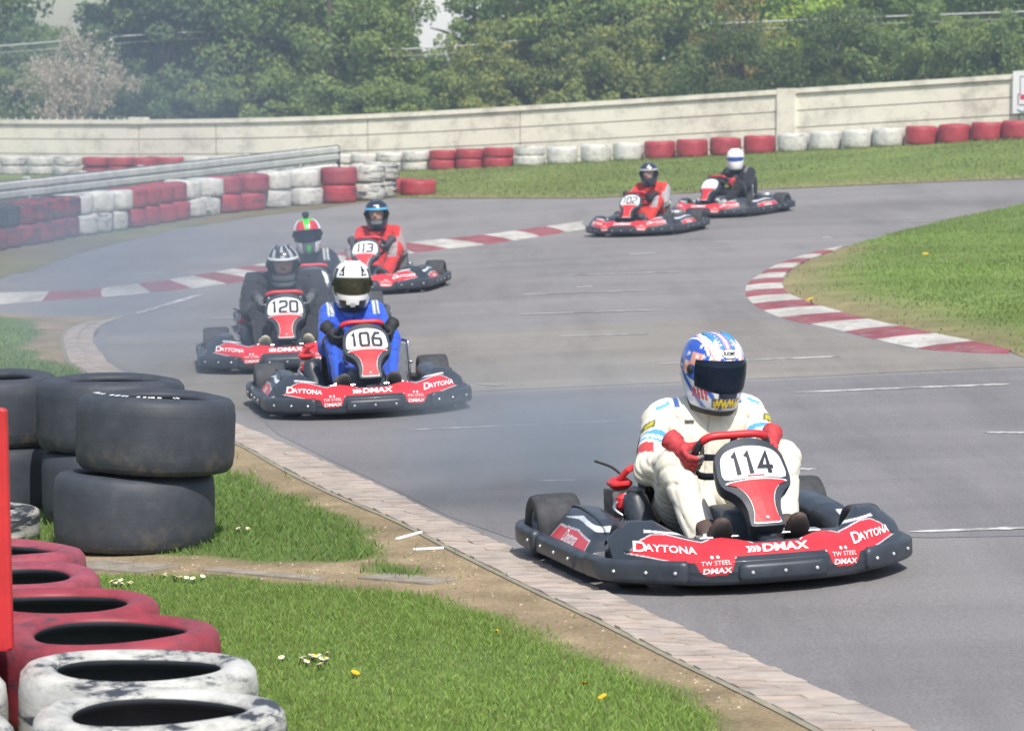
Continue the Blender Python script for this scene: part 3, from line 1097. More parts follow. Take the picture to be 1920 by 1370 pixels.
def helm_pt(phi, z):
    """phi = 0 at the face, positive towards +x."""
    w = np.interp(z, HZ, HW); f = np.interp(z, HZ, HF); b = np.interp(z, HZ, HB)
    c, s = np.cos(phi), np.sin(phi)
    e = .92
    x = w * np.sign(s) * np.abs(s) ** e
    y = np.where(c > 0, -f, b) * np.abs(c) ** e
    # chin sweeps up towards the back
    zz = z + np.where(z < -.05, (.05 * np.clip(-c, 0, 1) + .0) * np.clip((-.05 - z) / .1, 0, 1.2), 0)
    return x, y, zz


NPH, NZ = 168, 110
_zz = np.concatenate([np.linspace(-.165, .10, 76), .1405 - (.0405) * (1 - np.linspace(0, 1, NZ - 76 + 1)[1:]) ** 2])
H_PHI, H_Z = np.meshgrid(np.linspace(-np.pi, np.pi, NPH, endpoint=False), _zz, indexing='ij')


def smoothz():
    x, y, z = helm_pt(H_PHI, H_Z)
    return np.stack([x, y, z], -1)


H_V = smoothz()
for _ in range(6):                                   # soften the linear section table
    t = H_V.copy()
    t[:, 1:-1] = .5 * H_V[:, 1:-1] + .25 * (H_V[:, :-2] + H_V[:, 2:])
    H_V = t


def visor_zone(phi, z, top=.052, bot=-.062, wid=1.32):
    a = np.abs(phi)
    zt = top - .012 * (a / wid) ** 2
    zb = bot + .014 * (a / wid) ** 2.2
    return (a < wid) & (z < zt) & (z > zb)


I = np.arange(NPH)[:, None] * NZ + np.arange(NZ - 1)[None, :]
J = ((np.arange(NPH) + 1) % NPH)[:, None] * NZ + np.arange(NZ - 1)[None, :]
H_F = np.stack([I, J, J + 1, I + 1], -1).reshape(-1, 4)


def build_helmet(parent, paint, visor, loc, rot, top=.052, bot=-.062, wid=1.32, hole=False, label=None):
    """Painted shell, lining, visor (with side pivots) as one part with sub-parts."""
    col = paint(H_PHI, H_Z, H_V)
    F = H_F
    if hole:
        cz = visor_zone(H_PHI, H_Z, top - .006, bot + .006, wid - .05).reshape(-1)
        F = F[~cz[F].all(1)]
    o = mobj('helmet', H_V.reshape(-1, 3), F, M['helmet'], parent, col=col.reshape(-1, 3))
    o.location = loc; o.rotation_euler = rot
    if label: o['label'] = label
    # visor: own grid, slightly proud of the shell
    n, m_ = 60, 26
    ph, t = np.meshgrid(np.linspace(-wid, wid, n), np.linspace(0, 1, m_), indexing='ij')
    a = np.abs(ph) / wid
    zt = top - .012 * a ** 2; zb = bot + .014 * a ** 2.2
    z = zb + (zt - zb) * t
    x, y, zz = helm_pt(ph, z)
    k = 1.0 + .028 * np.minimum(1, 8 * np.minimum(np.minimum(t, 1 - t), (1 - a) * .8) + .35)
    V = np.stack([x * k, y * k, zz], -1).reshape(-1, 3)
    i = np.arange(n - 1)[:, None] * m_ + np.arange(m_ - 1)[None, :]
    VF = np.stack([i, i + m_, i + m_ + 1, i + 1], -1).reshape(-1, 4)
    mobj('visor', V, VF, visor, o)
    # inner lining / neck roll
    b = MB()
    rg = []
    for s, z in ((.98, -.158), (.90, -.178), (.78, -.168), (.74, -.12)):
        r = []
        for q in range(28):
            f = -math.pi + 2 * math.pi * q / 28
            X, Y, Z = helm_pt(np.array(f), np.array(-.15))
            r.append((float(X) * s, float(Y) * s, z + (float(Z) + .15)))
        rg.append(r)
    b.rings(rg, caps=False); b.build('lining', M['matt_black'], o, smooth=True)
    b = MB()
    for sg in (-1, 1):
        X, Y, Z = helm_pt(np.array(1.38 * sg), np.array(.0))
        b.lathe([(0, .0), (.02, .0), (.018, .008), (0, .009)], 14, 0, Matrix.Translation((float(X), float(Y), float(Z))) @ Matrix.Rotation(rad(90 * sg), 4, 'Y'), caps=False)
    b.build('visor_pivot', M['matt_black'], o, smooth=True)
    # low spoiler vents on the crown
    b = MB()
    for sg in (-1, 1):
        b.rings([[(sg * .045 + a_ * .013, y_, z_ + b_ * .006) for a_, b_ in ((-1, -1), (1, -1), (.7, 1), (-.7, 1))] for y_, z_ in ((-.075, .112), (-.04, .132), (0, .137), (.03, .135))])
    me = b.build('vent', M['helmet'], o, smooth=True).data
    a_ = me.color_attributes.new('Col', 'FLOAT_COLOR', 'POINT')
    cv = np.ones((len(me.vertices), 4), np.float32); cv[:, :3] = col[NPH // 2 + 8, 90]
    a_.data.foreach_set('color', cv.ravel())
    return o


def stars(phi, z, pts, r):
    out = np.zeros(phi.shape, bool)
    for a, b in pts:
        dx = (phi - a) * .125; dz = z - b
        ang = np.arctan2(dx, dz); R = np.hypot(dx, dz)
        rr = r * (.62 + .38 * np.cos(5 * ang))
        out |= R < rr
    return out


def top_uv(V):
    """Seen from above/front: u across, v backwards along the crown."""
    return V[..., 0], V[..., 1]


W = (.80, .80, .82); K_ = (.012, .013, .016)


def paint_stars(phi, z, V):
    c = np.empty(phi.shape + (3,)); c[:] = (.03, .10, .52)
    u, v = V[..., 0], V[..., 1]
    pink = (.70, .36, .33)
    au = np.abs(u)
    up = z > .045
    # white loops edged in pink either side of the crown
    e = ((au - .056) / .021) ** 2 + ((v + .035) / .085) ** 2
    c[up & (e < 1.5)] = pink; c[up & (e < 1.0)] = W
    c[up & (e < .35) & (np.sin(v * 160) > .75)] = (.35, .4, .55)
    c[(z > .02) & (z < .075) & (np.abs(phi) > .95) & (np.abs(phi) < 1.45)] = (.72, .33, .25)
    c[(z > -.02) & (z < .03) & (np.abs(phi) > 1.45) & (np.abs(phi) < 1.75)] = (.68, .30, .24)
    c[up & (au < .007)] = W
    c[up & (np.abs(au - .013) < .003)] = (.6, .30, .30)
    c[up & (au > .080) & (au < .088) & (z > .07)] = W
    c[(z > .10) & (np.abs(u) > .02) & (np.abs(u) < .034)] = (.05, .28, .60)
    # white brow with the oval badge
    c[(z > .066) & (z < .098) & (np.abs(phi) < .45)] = W
    P = [(a, .058 + .006 * math.sin(i)) for i, a in enumerate(np.arange(-1.2, 1.21, .27))]
    P += [(a, .10) for a in (-1.15, -.95, 1.0, 1.2)] + [(1.6 * s, zz) for s in (-1, 1) for zz in (.06, .02, -.02, -.05)] + [(1.9 * s, .0) for s in (-1, 1)] + [(2.2 * s, zz) for s in (-1, 1) for zz in (.06, -.03)]
    c[stars(phi, z, P, .0115)] = W
    c[stars(u / .125, v, [(.027 / .125 * s, q) for s in (-1, 1) for q in (-.09, -.07, -.05, -.03, 0.0)], .006) & up] = W
    # lower half: white sides with red script, yellow chin lettering
    low = z < -.062 + .02 * (np.abs(phi) / 1.3) ** 2
    c[low] = (.62, .66, .76)
    c[low & (np.sin(phi * 9 + z * 60) > .55)] = (.05, .14, .5)
    c[low & (np.abs(np.abs(phi) - 1.05) < .33) & (z > -.115) & (z < -.068) & (np.sin(phi * 46 + z * 55) > -.5)] = (.55, .05, .08)
    c[(np.abs(phi) < .60) & (z < -.100) & (z > -.142)] = (.10, .10, .12)
    sc = np.sin(phi * 42) * .012 + np.sin(phi * 17) * .005
    c[(np.abs(phi) < .55) & (np.abs(z + .121 - sc) < .011)] = (.75, .55, .02)
    c[(np.abs(phi) < .36) & (z < -.062) & (z > -.100)] = (.02, .03, .06)
    c[(np.abs(phi) > .42) & (np.abs(phi) < .52) & (z < -.07) & (z > -.1)] = W
    c[z < -.150] = (.5, .5, .55)
    return c


def paint_white_black(phi, z, V):
    c = np.empty(phi.shape + (3,)); c[:] = (.80, .80, .81)
    u, v = V[..., 0], V[..., 1]
    for sg in (-1, 1):                                # dark teardrops
        t = (z - .058) / .075
        wdt = .30 * np.clip(1 - t, 0, 1) ** .8 * (t > 0)
        c[(np.abs(phi - sg * .62) < wdt * .62) & (z > .058) & (v < .02)] = K_
        c[(np.abs(phi - sg * .66) < .07) & (z > .066) & (z < .085)] = (.55, .57, .6)
        c[(np.abs(phi - sg * 1.25) < .25) & (z > .0) & (z < .10)] = K_
    c[(np.abs(phi) > 1.0) & (z < -.02) & (z > -.075)] = (.05, .05, .05)
    c[(np.abs(phi) < 1.2) & (z < -.125)] = K_
    c[(z < -.07) & (z > -.125) & (np.abs(np.abs(phi) - .62) < .25) & (z < -.095)] = K_
    c[(np.abs(phi) < .12) & (z < -.11) & (z > -.14)] = (.5, .5, .5)
    return c


def paint_silver(phi, z, V):
    c = np.empty(phi.shape + (3,)); c[:] = (.035, .038, .045)
    u, v = V[..., 0], V[..., 1]
    ray = np.sin(np.arctan2(u, -(v - .03)) * 13 + z * 18) > .25
    c[ray & (z > .05)] = (.42, .44, .47)
    c[(z > .05) & (z < .066) & (np.abs(phi) < 1.25)] = (.72, .73, .75)
    c[(z > .085) & (z < .105) & (np.abs(phi) < .32)] = (.015, .015, .02)
    c[(np.abs(np.sin(phi * 3 + z * 22)) > .93) & (z < .03) & (np.abs(phi) > 1.2)] = (.4, .42, .45)
    c[(z < -.065) & (z > -.10) & (np.abs(phi) < .8)] = (.12, .13, .15)
    c[(z < -.12) & (np.abs(phi) < 1.1)] = (.30, .32, .35)
    return c


def paint_tricolour(phi, z, V):
    c = np.empty(phi.shape + (3,)); c[:] = (.04, .04, .05)
    u, v = V[..., 0], V[..., 1]
    a = np.abs(phi); up = z > .045
    wd = .22 + (z - .05) * 3.2
    c[up & (a < 2.2)] = (.70, .70, .72)
    c[up & (a < .95) & (z > .05)] = (.55, .03, .05)
    au = np.abs(u)
    g = au < .020 + .16 * np.clip(z - .055, 0, .1)
    c[up & g & (v < .09)] = (.75, .55, .1)
    g = au < .015 + .16 * np.clip(z - .055, 0, .1)
    c[up & g & (v < .09)] = (.03, .62, .08)
    c[(a > .95) & (a < 1.5) & (z > .03) & (z < .075)] = W
    low = z < -.055
    c[low] = (.70, .70, .72)
    c[low & (a < .5)] = (.10, .12, .13)
    c[low & (a < .13) & (z < -.09)] = (.05, .5, .1)
    c[low & (a > 1.0) & (z < -.09)] = (.5, .05, .07)
    return c


def paint_navy(phi, z, V):
    c = np.empty(phi.shape + (3,)); c[:] = (.018, .023, .04)
    a = np.abs(phi)
    c[(z > .045) & (z < .068) & (a < 1.3)] = (.06, .42, .80)
    c[(z > .085) & (z < .10) & (a < .22)] = (.55, .6, .65)
    c[(z < -.06) & (z > -.10) & (a < .45)] = (.16, .18, .20)
    return c


def paint_dark(phi, z, V):
    c = np.empty(phi.shape + (3,)); c[:] = (.025, .03, .045)
    a = np.abs(phi)
    c[(z > .046) & (z < .068) & (a < 1.3)] = (.42, .45, .48)
    c[(z > .08) & (z < .12) & (np.abs(phi - (z - .1) * 6) < .12)] = (.6, .62, .65)
    c[(z < .03) & (a > 1.3)] = (.12, .14, .17)
    return c


def paint_plain(phi, z, V):
    c = np.empty(phi.shape + (3,)); c[:] = (.82, .82, .82)
    c[(z < -.15)] = (.5, .5, .5)
    return c


# ---- suits: colour by place on the body
def suit_cream(p):
    n = len(p); c = np.empty((n, 3)); c[:] = (.74, .70, .60)
    for sg in (-1, 1):
        a = np.array((.195 * sg, 1.19, .545)); b = np.array(ELBOW[sg]); ba = b - a
        h = ((p - a) @ ba) / (ba @ ba); d = np.linalg.norm(p - a - np.clip(h, 0, 1)[:, None] * ba, axis=1)
        on = (d < .13) & (p[:, 0] * sg > .17)
        c[on & (h > .50) & (h < .60)] = (.10, .35, .68)
        c[on & (h > .60) & (h < .645)] = (.80, .80, .80)
        c[on & (h > .645) & (h < .69)] = (.12, .38, .70)
        front = p[:, 1] < a[1] + (b[1] - a[1]) * h + .02
        c[on & (h > .30) & (h < .45) & (np.abs(p[:, 0] - sg * .262) < .026) & front] = (.12, .12, .04)
        c[on & (h > .33) & (h < .42) & (np.abs(p[:, 0] - sg * .262) < .017) & front] = (.55, .48, .04)
        e = np.array(ELBOW[sg]); w = np.array(WRIST[sg]);
        c[on & (h > .74) & (h < .90) & front & (np.abs(p[:, 0] - sg * .275) < .042)] = (.50, .06, .07)
        # shoulder flashes
        c[(np.abs(p[:, 0] - sg * .135) < .012) & (p[:, 2] > .60) & (p[:, 1] < 1.2)] = (.05, .12, .35)
        c[(np.abs(p[:, 0] - sg * .20) < .028) & (np.abs(p[:, 2] - .607 - (p[:, 0] * sg - .2) * -.4) < .006) & (p[:, 1] < 1.2)] = (.15, .42, .70)
    fr = p[:, 1] < 1.12
    box = (np.abs(p[:, 0] + .085) < .022) & (np.abs(p[:, 2] - .538) < .008) & fr
    c[box] = (.08, .08, .08)
    c[(np.abs(p[:, 0]) < .003) & (p[:, 2] > .3) & (p[:, 2] < .62) & fr] = (.5, .47, .40)
    ank = (p[:, 2] < .14) & (p[:, 1] < .56)
    c[ank] = (.50, .05, .07)
    return c


def suit_plain(col, cuff=None, shoulder=None, sleeve=None, thigh=None, forearm=None):
    def f(p):
        n = len(p); c = np.empty((n, 3)); c[:] = col
        if sleeve is not None:
            c[(np.abs(p[:, 0]) > .215) & (p[:, 2] < .52) & (p[:, 2] > .34) & (p[:, 1] > .8)] = sleeve
            c[(np.abs(p[:, 0]) > .24) & (p[:, 2] > .34) & (p[:, 1] > .85)] = sleeve
        if shoulder is not None:
            s = np.abs(np.abs(p[:, 0]) - .155) < .028
            c[s & (p[:, 2] > .55) & (p[:, 1] < 1.22)] = shoulder
            c[(np.abs(np.abs(p[:, 0]) - .155) < .006) & (p[:, 2] > .55) & (p[:, 1] < 1.22)] = tuple(.3 * q for q in shoulder)
        if thigh is not None:
            c[(np.abs(p[:, 0]) > .12) & (p[:, 2] > .36) & (p[:, 1] < .95) & (p[:, 1] > .6) & (p[:, 2] < .5) & (np.abs(p[:, 0]) < .28)] = thigh
        if forearm is not None:
            for sg in (-1, 1):
                e = np.array(ELBOW[sg]); w = np.array(WRIST[sg]); ba = w - e; h = ((p - e) @ ba) / (ba @ ba)
                d = np.linalg.norm(p - e - np.clip(h, 0, 1.2)[:, None] * ba, axis=1)
                c[(d < .085) & (h > .30)] = forearm
        if cuff is not None: c[(p[:, 2] < .15) & (p[:, 1] < .56)] = cuff
        c[(np.abs(p[:, 0]) < .003) & (p[:, 2] > .3) & (p[:, 2] < .62) & (p[:, 1] < 1.12)] = tuple(q * .55 for q in col)
        return c
    return f


def build_driver(label, kart_loc, rz, suit, gloves, shoes, paint, visor, hole=False, skin=(.42, .24, .17), head_rot=(0, 0, 0), lean=0.0, group=None, helm_kw={}, drop=0.0, bulk=1.0, tuck=1.0, neck=(.02, .02, .025)):
    V = BODY_V.copy()
    ww = np.clip((V[:, 2] - .36) / .16, 0, 1) * np.clip((V[:, 1] - .90) / .15, 0, 1)
    V[:, 2] += .028 * ww * ww * (3 - 2 * ww)
    hh = np.clip((V[:, 2] - .62) / .06, 0, 1); V[:, 2] -= drop * hh
    V[:, 0] *= 1 + (bulk - 1) * np.clip((.66 - BODY_V[:, 2]) / .05, 0, 1) * np.clip((V[:, 1] - .95) / .1, 0, 1)
    ax_ = np.abs(V[:, 0]); V[:, 0] = np.where(ax_ > .15, np.sign(V[:, 0]) * (.15 + (ax_ - .15) * tuck), V[:, 0])
    V[:, 2] += .6 * (bulk - 1) * ww * (1 - hh)
    sway = lean * np.clip(V[:, 2] - .2, 0, 1) * np.clip((V[:, 1] - .95) / .15, 0, 1)
    col = suit(BODY_V)
    head = BODY_V[:, 2] > .665
    hd = head & (np.linalg.norm((BODY_V - np.array([0, 1.1, .775])) / np.array([.1, .13, .15]), axis=1) < 1.2)
    col[BODY_V[:, 2] > .648] = neck
    face = hd & (BODY_V[:, 2] > .66)
    col[face] = skin
    col[face & (BODY_V[:, 1] > 1.085)] = (.04, .03, .025)
    for sg in (-1, 1):
        e = np.linalg.norm(BODY_V - np.array([.03 * sg, 1.012, .785]), axis=1)
        col[e < .013] = (.5, .48, .46); col[e < .006] = (.03, .02, .02)
        col[(np.abs(BODY_V[:, 0] - .031 * sg) < .02) & (np.abs(BODY_V[:, 2] - .808) < .005) & face & (BODY_V[:, 1] < 1.03)] = (.06, .04, .03)
    col[(np.abs(BODY_V[:, 0]) < .022) & (np.abs(BODY_V[:, 2] - .728) < .006) & face & (BODY_V[:, 1] < 1.03)] = (.32, .12, .11)
    V[:, 0] += sway
    p = mobj('person', V, BODY_F, M['suit'], None, col=col)
    p.location = kart_loc; p.rotation_euler = lie(kart_loc.x, kart_loc.y + .8, rz); p.scale = (.975, .985, .99)
    tag(p, label, 'person', group)
    hx = lean * .55
    build_helmet(p, paint, visor, (hx, 1.10 - drop * .6, .790 - drop), head_rot, hole=hole, **helm_kw)
    for sg in (-1, 1):
        w = Vector((0, -.70, .714)); g = Vector((.149 * sg, .672, .468))
        pd = (WRIST[sg] - g); pd = (pd - w * pd.dot(w)).normalized()
        a = pd.cross(w) * 1.0
        if a.x * sg < 0: a = -a                     # a points outwards; fingers close from outside round the front
        GV = GLOVE_V * 1.0
        X = np.outer(-GV[:, 0], np.array(a)) + np.outer(GV[:, 1], np.array(pd)) + np.outer(GV[:, 2], np.array(w)) + np.array(g)
        flip = Matrix((-a, pd, w)).determinant() < 0
        F = GLOVE_F[:, ::-1] if flip else GLOVE_F
        gc = np.empty((len(GV), 3)); gc[:] = gloves[0]
        gc[GV[:, 1] > .094] = gloves[1]
        gc[(GV[:, 0] > -.02) & (GV[:, 1] < .02)] = gloves[2]
        mobj('glove', X, F, M['leather'], p, col=gc)
        # boots: heel on the tray, sole against the pedal
        ax = Vector((-.01 * sg, -.150, .160)).normalized(); bx = Vector((0, ax.z, -ax.y)).normalized(); cx_ = bx.cross(ax)
        S = np.outer(SHOE_V[:, 0], np.array(cx_)) + np.outer(SHOE_V[:, 1], np.array(bx)) + np.outer(SHOE_V[:, 2] * .92, np.array(ax)) + np.array((.17 * sg, .455, .075))
        F = SHOE_F[:, ::-1] if Matrix((cx_, bx, ax)).determinant() < 0 else SHOE_F
        sc = np.empty((len(S), 3)); sc[:] = shoes[0]; sc[SHOE_V[:, 1] < -.018] = shoes[1]
        mobj('shoe', S, F, M['leather'], p, col=sc)
    return p


KARTS = [
    # number, nose ground pixel, yaw, label
    ('114', (1472, 1113), 13.6, 'red and black kart numbered 114, nearest one, cornering beside the block kerb'),
    ('106', (705, 787), 8.5, 'red and black kart numbered 106 carrying the blue-suited driver'),
    ('120', (540, 702), 4.0, 'red and black kart numbered 120, partly hidden behind kart 106'),
    ('', (594, 629), 5.0, 'kart mostly hidden behind karts 120 and 106, under the driver with the tricolour helmet'),
    ('113', (676, 556), -8.0, 'red and black kart numbered 113, on its own behind the pack near the striped kerb'),
    ('102', (1166, 446), -23.0, 'red and black kart numbered 102 at the far bend, ahead of the last kart'),
    ('', (1308, 411), -35.0, 'last kart of the field, turned side-on, with the white-helmeted driver'),
]
kart_objs = []
for i, (num, px, yaw, lab) in enumerate(KARTS):
    k = KART if i == 0 else copy_tree(KART)
    kart_objs.append((k, num))
    p = at(*px)
    k.location = (p.x, p.y, p.z + .004); k.rotation_euler = lie(p.x, p.y + .8, rad(yaw)); k.scale = (.978, .98, .99) if i else (.98, .98, .98)
    # lie on the slope of the ground
    tag(k, lab, 'kart', 'racing karts on the track')
for k, num in kart_objs: add_number(k, num)
KP = [k.location.copy() for k, _ in kart_objs]; KY = [rad(q[2]) for q in KARTS]
GRP = 'kart drivers'
BLK = ((.02, .021, .025),) * 3
DRV = [
    build_driver('driver in cream race suit with stars and stripes helmet and red gloves', KP[0], KY[0], suit_cream,
                 ((.52, .05, .06), (.50, .05, .06), (.30, .27, .25)), ((.10, .065, .055), (.05, .04, .04)), paint_stars, M['visor_dark'], head_rot=(rad(11), rad(3), rad(13)), lean=.145, group=GRP,
                 helm_kw=dict(top=.058, bot=-.078, wid=1.22)),
    build_driver('driver in bright blue race suit with black and white helmet', KP[1], KY[1], suit_plain((.035, .11, .60), shoulder=(.55, .6, .7), forearm=(.02, .022, .03)),
                 BLK, ((.10, .085, .07), (.05, .05, .05)), paint_white_black, M['visor_smoke'], True, (.42, .25, .16), (rad(6), rad(3), rad(-4)), .0, GRP, {}, 0, 1.0, .62),
    build_driver('driver in black jacket and trousers with silver and black helmet and pale shoes', KP[2], KY[2], suit_plain((.035, .04, .05)),
                 ((.12, .13, .14), (.05, .05, .06), (.4, .42, .44)), ((.55, .50, .36), (.3, .28, .22)), paint_silver, M['visor_clear'], True, (.75, .42, .33), (rad(10), 0, rad(-2)), .0, GRP, {}, .035, 1.12),
    build_driver('driver in dark suit with red, white and green helmet carrying a small camera', KP[3], KY[3], suit_plain((.022, .028, .045), sleeve=(.03, .035, .05), shoulder=(.5, .53, .55)),
                 BLK, ((.05, .05, .05), (.03, .03, .03)), paint_tricolour, M['visor_dark'], head_rot=(rad(4), rad(-3), rad(0)), lean=-.03, group=GRP, drop=-.025, bulk=1.0),
    build_driver('driver in red and grey suit with navy helmet banded in light blue', KP[4], KY[4], suit_plain((.56, .045, .05), sleeve=(.30, .24, .25), thigh=(.33, .28, .30)),
                 ((.06, .06, .07), (.06, .06, .07), (.3, .3, .32)), ((.05, .05, .06), (.03, .03, .03)), paint_navy, M['visor_clear'], True, (.6, .36, .28), (rad(3), 0, rad(8)), .0, GRP),
    build_driver('driver in red and grey suit with dark helmet banded in silver, at the far bend', KP[5], KY[5], suit_plain((.60, .05, .045), sleeve=(.34, .33, .35), thigh=(.36, .35, .38)),
                 BLK, ((.05, .05, .06), (.03, .03, .03)), paint_dark, M['visor_clear'], True, (.6, .4, .34), (rad(3), 0, rad(20)), .0, GRP),
    build_driver('driver in black suit with plain white helmet and blue visor', KP[6], KY[6], suit_plain((.018, .02, .026), shoulder=(.25, .26, .28)),
                 ((.5, .05, .06), (.03, .03, .03), (.03, .03, .03)), ((.5, .5, .5), (.3, .3, .3)), paint_plain, M['visor_blue'], False, head_rot=(rad(3), 0, rad(30)), group=GRP,
                 helm_kw=dict(top=.032, bot=-.035, wid=1.1)),
]
# badge on the first helmet, camera on the fourth
h0 = [c for c in DRV[0].children if c.name.startswith('helmet')][0]
b = MB()
def on_helm(u, q, d):
    x, y, z = helm_pt(np.array(u / .14), np.array(.083 + q))
    return Vector((float(x), float(y), float(z))) * (1 + d)
pts = [(.040 * math.cos(a), .019 * math.sin(a)) for a in np.linspace(0, 2 * math.pi, 33)[:-1]]
b.add([on_helm(p[0], p[1], .016) for p in pts], [tuple(range(32))], 1)
b.add([on_helm(p[0] * .93, p[1] * .88, .022) for p in pts], [tuple(range(32))], 0)
v, f = text_mesh('SUOMY', .018, 0, .0006, 1.0)
b.add([on_helm(p[0] * 1.0, p[1], .03) for p in v], f, 1)
b.build('badge', [M['white_ink'], M['digit'], M['red_ink']], h0)
h3 = [c for c in DRV[3].children if c.name.startswith('helmet')][0]
b = MB(); b.box((-.03, -.03, .150), (.03, .02, .195), bev=.008); b.tube([(0, 0, .138), (0, 0, .152)], .02, n=10); b.tube([(.008, -.032, .175), (.008, -.045, .175)], .014, n=12)
b.build('camera', M['matt_black'], h3)
# ------------------------------------------------------------------ ground materials
def asphalt_mat(name, c, v=.18):
    m, nt, N, L, B = new_mat(name)
    big = node_noise(N, L, .35, 5, .6, 'gen')
    streak = node_noise(N, L, .8, 4, .6, 'gen', stretch=(.25, 1.4, 1))
    fine = node_noise(N, L, 90, 3, .7, 'gen')
    a = node_ramp(N, L, big, [(.3, tuple(x * (1 - v) for x in c)), (.7, tuple(x * (1 + v * .6) for x in c))])
    mark = node_ramp(N, L, node_noise(N, L, 1.1, 5, .75, 'gen', stretch=(1.2, .12, 1)), [(.36, (.74, .74, .75)), (.52, (1, 1, 1))])
    a = node_mix(N, L, 1.0, a, mark, 'MULTIPLY')
    a = node_mix(N, L, .45, a, node_ramp(N, L, streak, [(.35, tuple(x * .78 for x in c)), (.65, tuple(x * 1.12 for x in c))]))
    a = node_mix(N, L, 1.0, a, node_ramp(N, L, fine, [(.25, (.62, .62, .62)), (.75, (1.26, 1.25, 1.24))]), 'MULTIPLY')
    at_ = N.new('ShaderNodeAttribute'); at_.attribute_name = 'Col'
    a = node_mix(N, L, 1.0, a, at_.outputs['Color'], 'MULTIPLY')
    L.new(a, B.inputs['Base Color']); B.inputs['Roughness'].default_value = .88
    B.inputs['Specular IOR Level'].default_value = .3
    node_bump(N, L, B, fine, .5, .006)
    return m


def earth_mat(name):
    """Colour from 'Col' (grass or bare soil), grain from noise."""
    m, nt, N, L, B = new_mat(name)
    a = N.new('ShaderNodeAttribute'); a.attribute_name = 'Col'
    f1 = node_noise(N, L, 60, 5, .7, 'gen'); f2 = node_noise(N, L, 3.0, 5, .65, 'gen')
    k = node_mix(N, L, 1.0, a.outputs['Color'], node_ramp(N, L, f1, [(.3, (.62, .62, .62)), (.7, (1.25, 1.25, 1.25))]), 'MULTIPLY')
    k = node_mix(N, L, 1.0, k, node_ramp(N, L, f2, [(.3, (.78, .78, .78)), (.7, (1.15, 1.15, 1.15))]), 'MULTIPLY')
    L.new(k, B.inputs['Base Color']); B.inputs['Roughness'].default_value = .95; B.inputs['Specular IOR Level'].default_value = .15
    node_bump(N, L, B, f1, .8, .02)
    return m


def leaf_mat(name, trans=.3):
    m, nt, N, L, B = new_mat(name)
    a = N.new('ShaderNodeAttribute'); a.attribute_name = 'Col'
    L.new(a.outputs['Color'], B.inputs['Base Color']); B.inputs['Roughness'].default_value = .6; B.inputs['Specular IOR Level'].default_value = .25
    t = N.new('ShaderNodeBsdfTranslucent'); L.new(node_mix(N, L, 1.0, a.outputs['Color'], (1.3, 1.35, .7), 'MULTIPLY'), t.inputs['Color'])
    mx = N.new('ShaderNodeMixShader'); mx.inputs[0].default_value = trans
    L.new(B.outputs[0], mx.inputs[1]); L.new(t.outputs[0], mx.inputs[2]); L.new(mx.outputs[0], N['Material Output'].inputs['Surface'])
    return m


def worn_paint(name, c, under, wear=.45, scale=9, gen=True):
    m, nt, N, L, B = new_mat(name)
    f = node_noise(N, L, scale, 6, .7, 'gen'); g = node_noise(N, L, 60, 3, .7, 'gen')
    k = node_ramp(N, L, f, [(wear - .06, (0, 0, 0)), (wear + .06, (1, 1, 1))])
    cc = node_mix(N, L, 1.0, c, node_ramp(N, L, g, [(.3, (.75, .75, .75)), (.7, (1.1, 1.1, 1.1))]), 'MULTIPLY')
    cc = node_mix(N, L, 1.0, cc, node_ramp(N, L, node_noise(N, L, 2.2, 5, .7, 'gen', stretch=(1.0, .35, 1)), [(.35, (.66, .65, .64)), (.55, (1, 1, 1))]), 'MULTIPLY')
    L.new(node_mix(N, L, k, under, cc), B.inputs['Base Color']); B.inputs['Roughness'].default_value = .8
    node_bump(N, L, B, g, .3, .004)
    return m


ASPH = (.262, .253, .256)
M['asphalt'] = asphalt_mat('asphalt', ASPH)
M['asphalt_warm'] = asphalt_mat('older asphalt', (.280, .264, .244))
M['asphalt_dark'] = asphalt_mat('newer asphalt', (.226, .219, .229))
M['earth'] = earth_mat('turf and soil')
M['blade'] = leaf_mat('grass blade', .35)
M['leaf'] = leaf_mat('leaf', .45)
M['bark'] = flat_mat('bark', (.10, .085, .07), .9, var=.4, scale=12, bump=.5)
M['pale_twig'] = flat_mat('pale twig', (.36, .31, .28), .9, var=.25, scale=12)
M['line'] = worn_paint('worn road paint', (.66, .66, .65), ASPH, .46, 6)
M['skid'] = worn_paint('rubber on asphalt', (.205, .20, .206), (.245, .239, .246), .50, 4)
M['kerb_white'] = worn_paint('white kerb paint', (.60, .585, .54), (.34, .32, .30), .42, 6)
M['kerb_red'] = worn_paint('red kerb paint', (.33, .085, .105), (.25, .19, .185), .42, 6)
M['block'] = col_mat('concrete block', .95, var=.3, scale=6, bump=.4, bscale=70)
M['concrete'] = worn_paint('cream concrete', (.86, .83, .72), (.79, .76, .66), .46, 1.6)
M['concrete_dark'] = flat_mat('concrete joint', (.26, .24, .18), .95, var=.2, scale=5)
M['galv'] = flat_mat('galvanised steel', (.50, .51, .51), .95, .0, var=.18, scale=4)
M['white_steel'] = worn_paint('chipped white steel', (.80, .81, .80), (.42, .43, .43), .38, 4)
M['sign_white'] = flat_mat('sign white', (.82, .83, .85), .4, var=.03)
M['sign_dark'] = flat_mat('sign dark', (.06, .08, .16), .5, var=.05)
M['sign_red'] = flat_mat('sign red', (.6, .04, .1), .5, var=.05)
M['sign_teal'] = flat_mat('sign teal', (.12, .30, .34), .5, var=.05)
M['board_red'] = flat_mat('marker red', (.52, .028, .032), .45, var=.25, scale=5)
M['cable'] = flat_mat('cable', (.55, .56, .58), .6, var=.1)
M['petal'] = flat_mat('white petal', (.8, .8, .76), .8, var=.05)
M['dandelion'] = flat_mat('yellow petal', (.75, .48, .02), .8, var=.1)
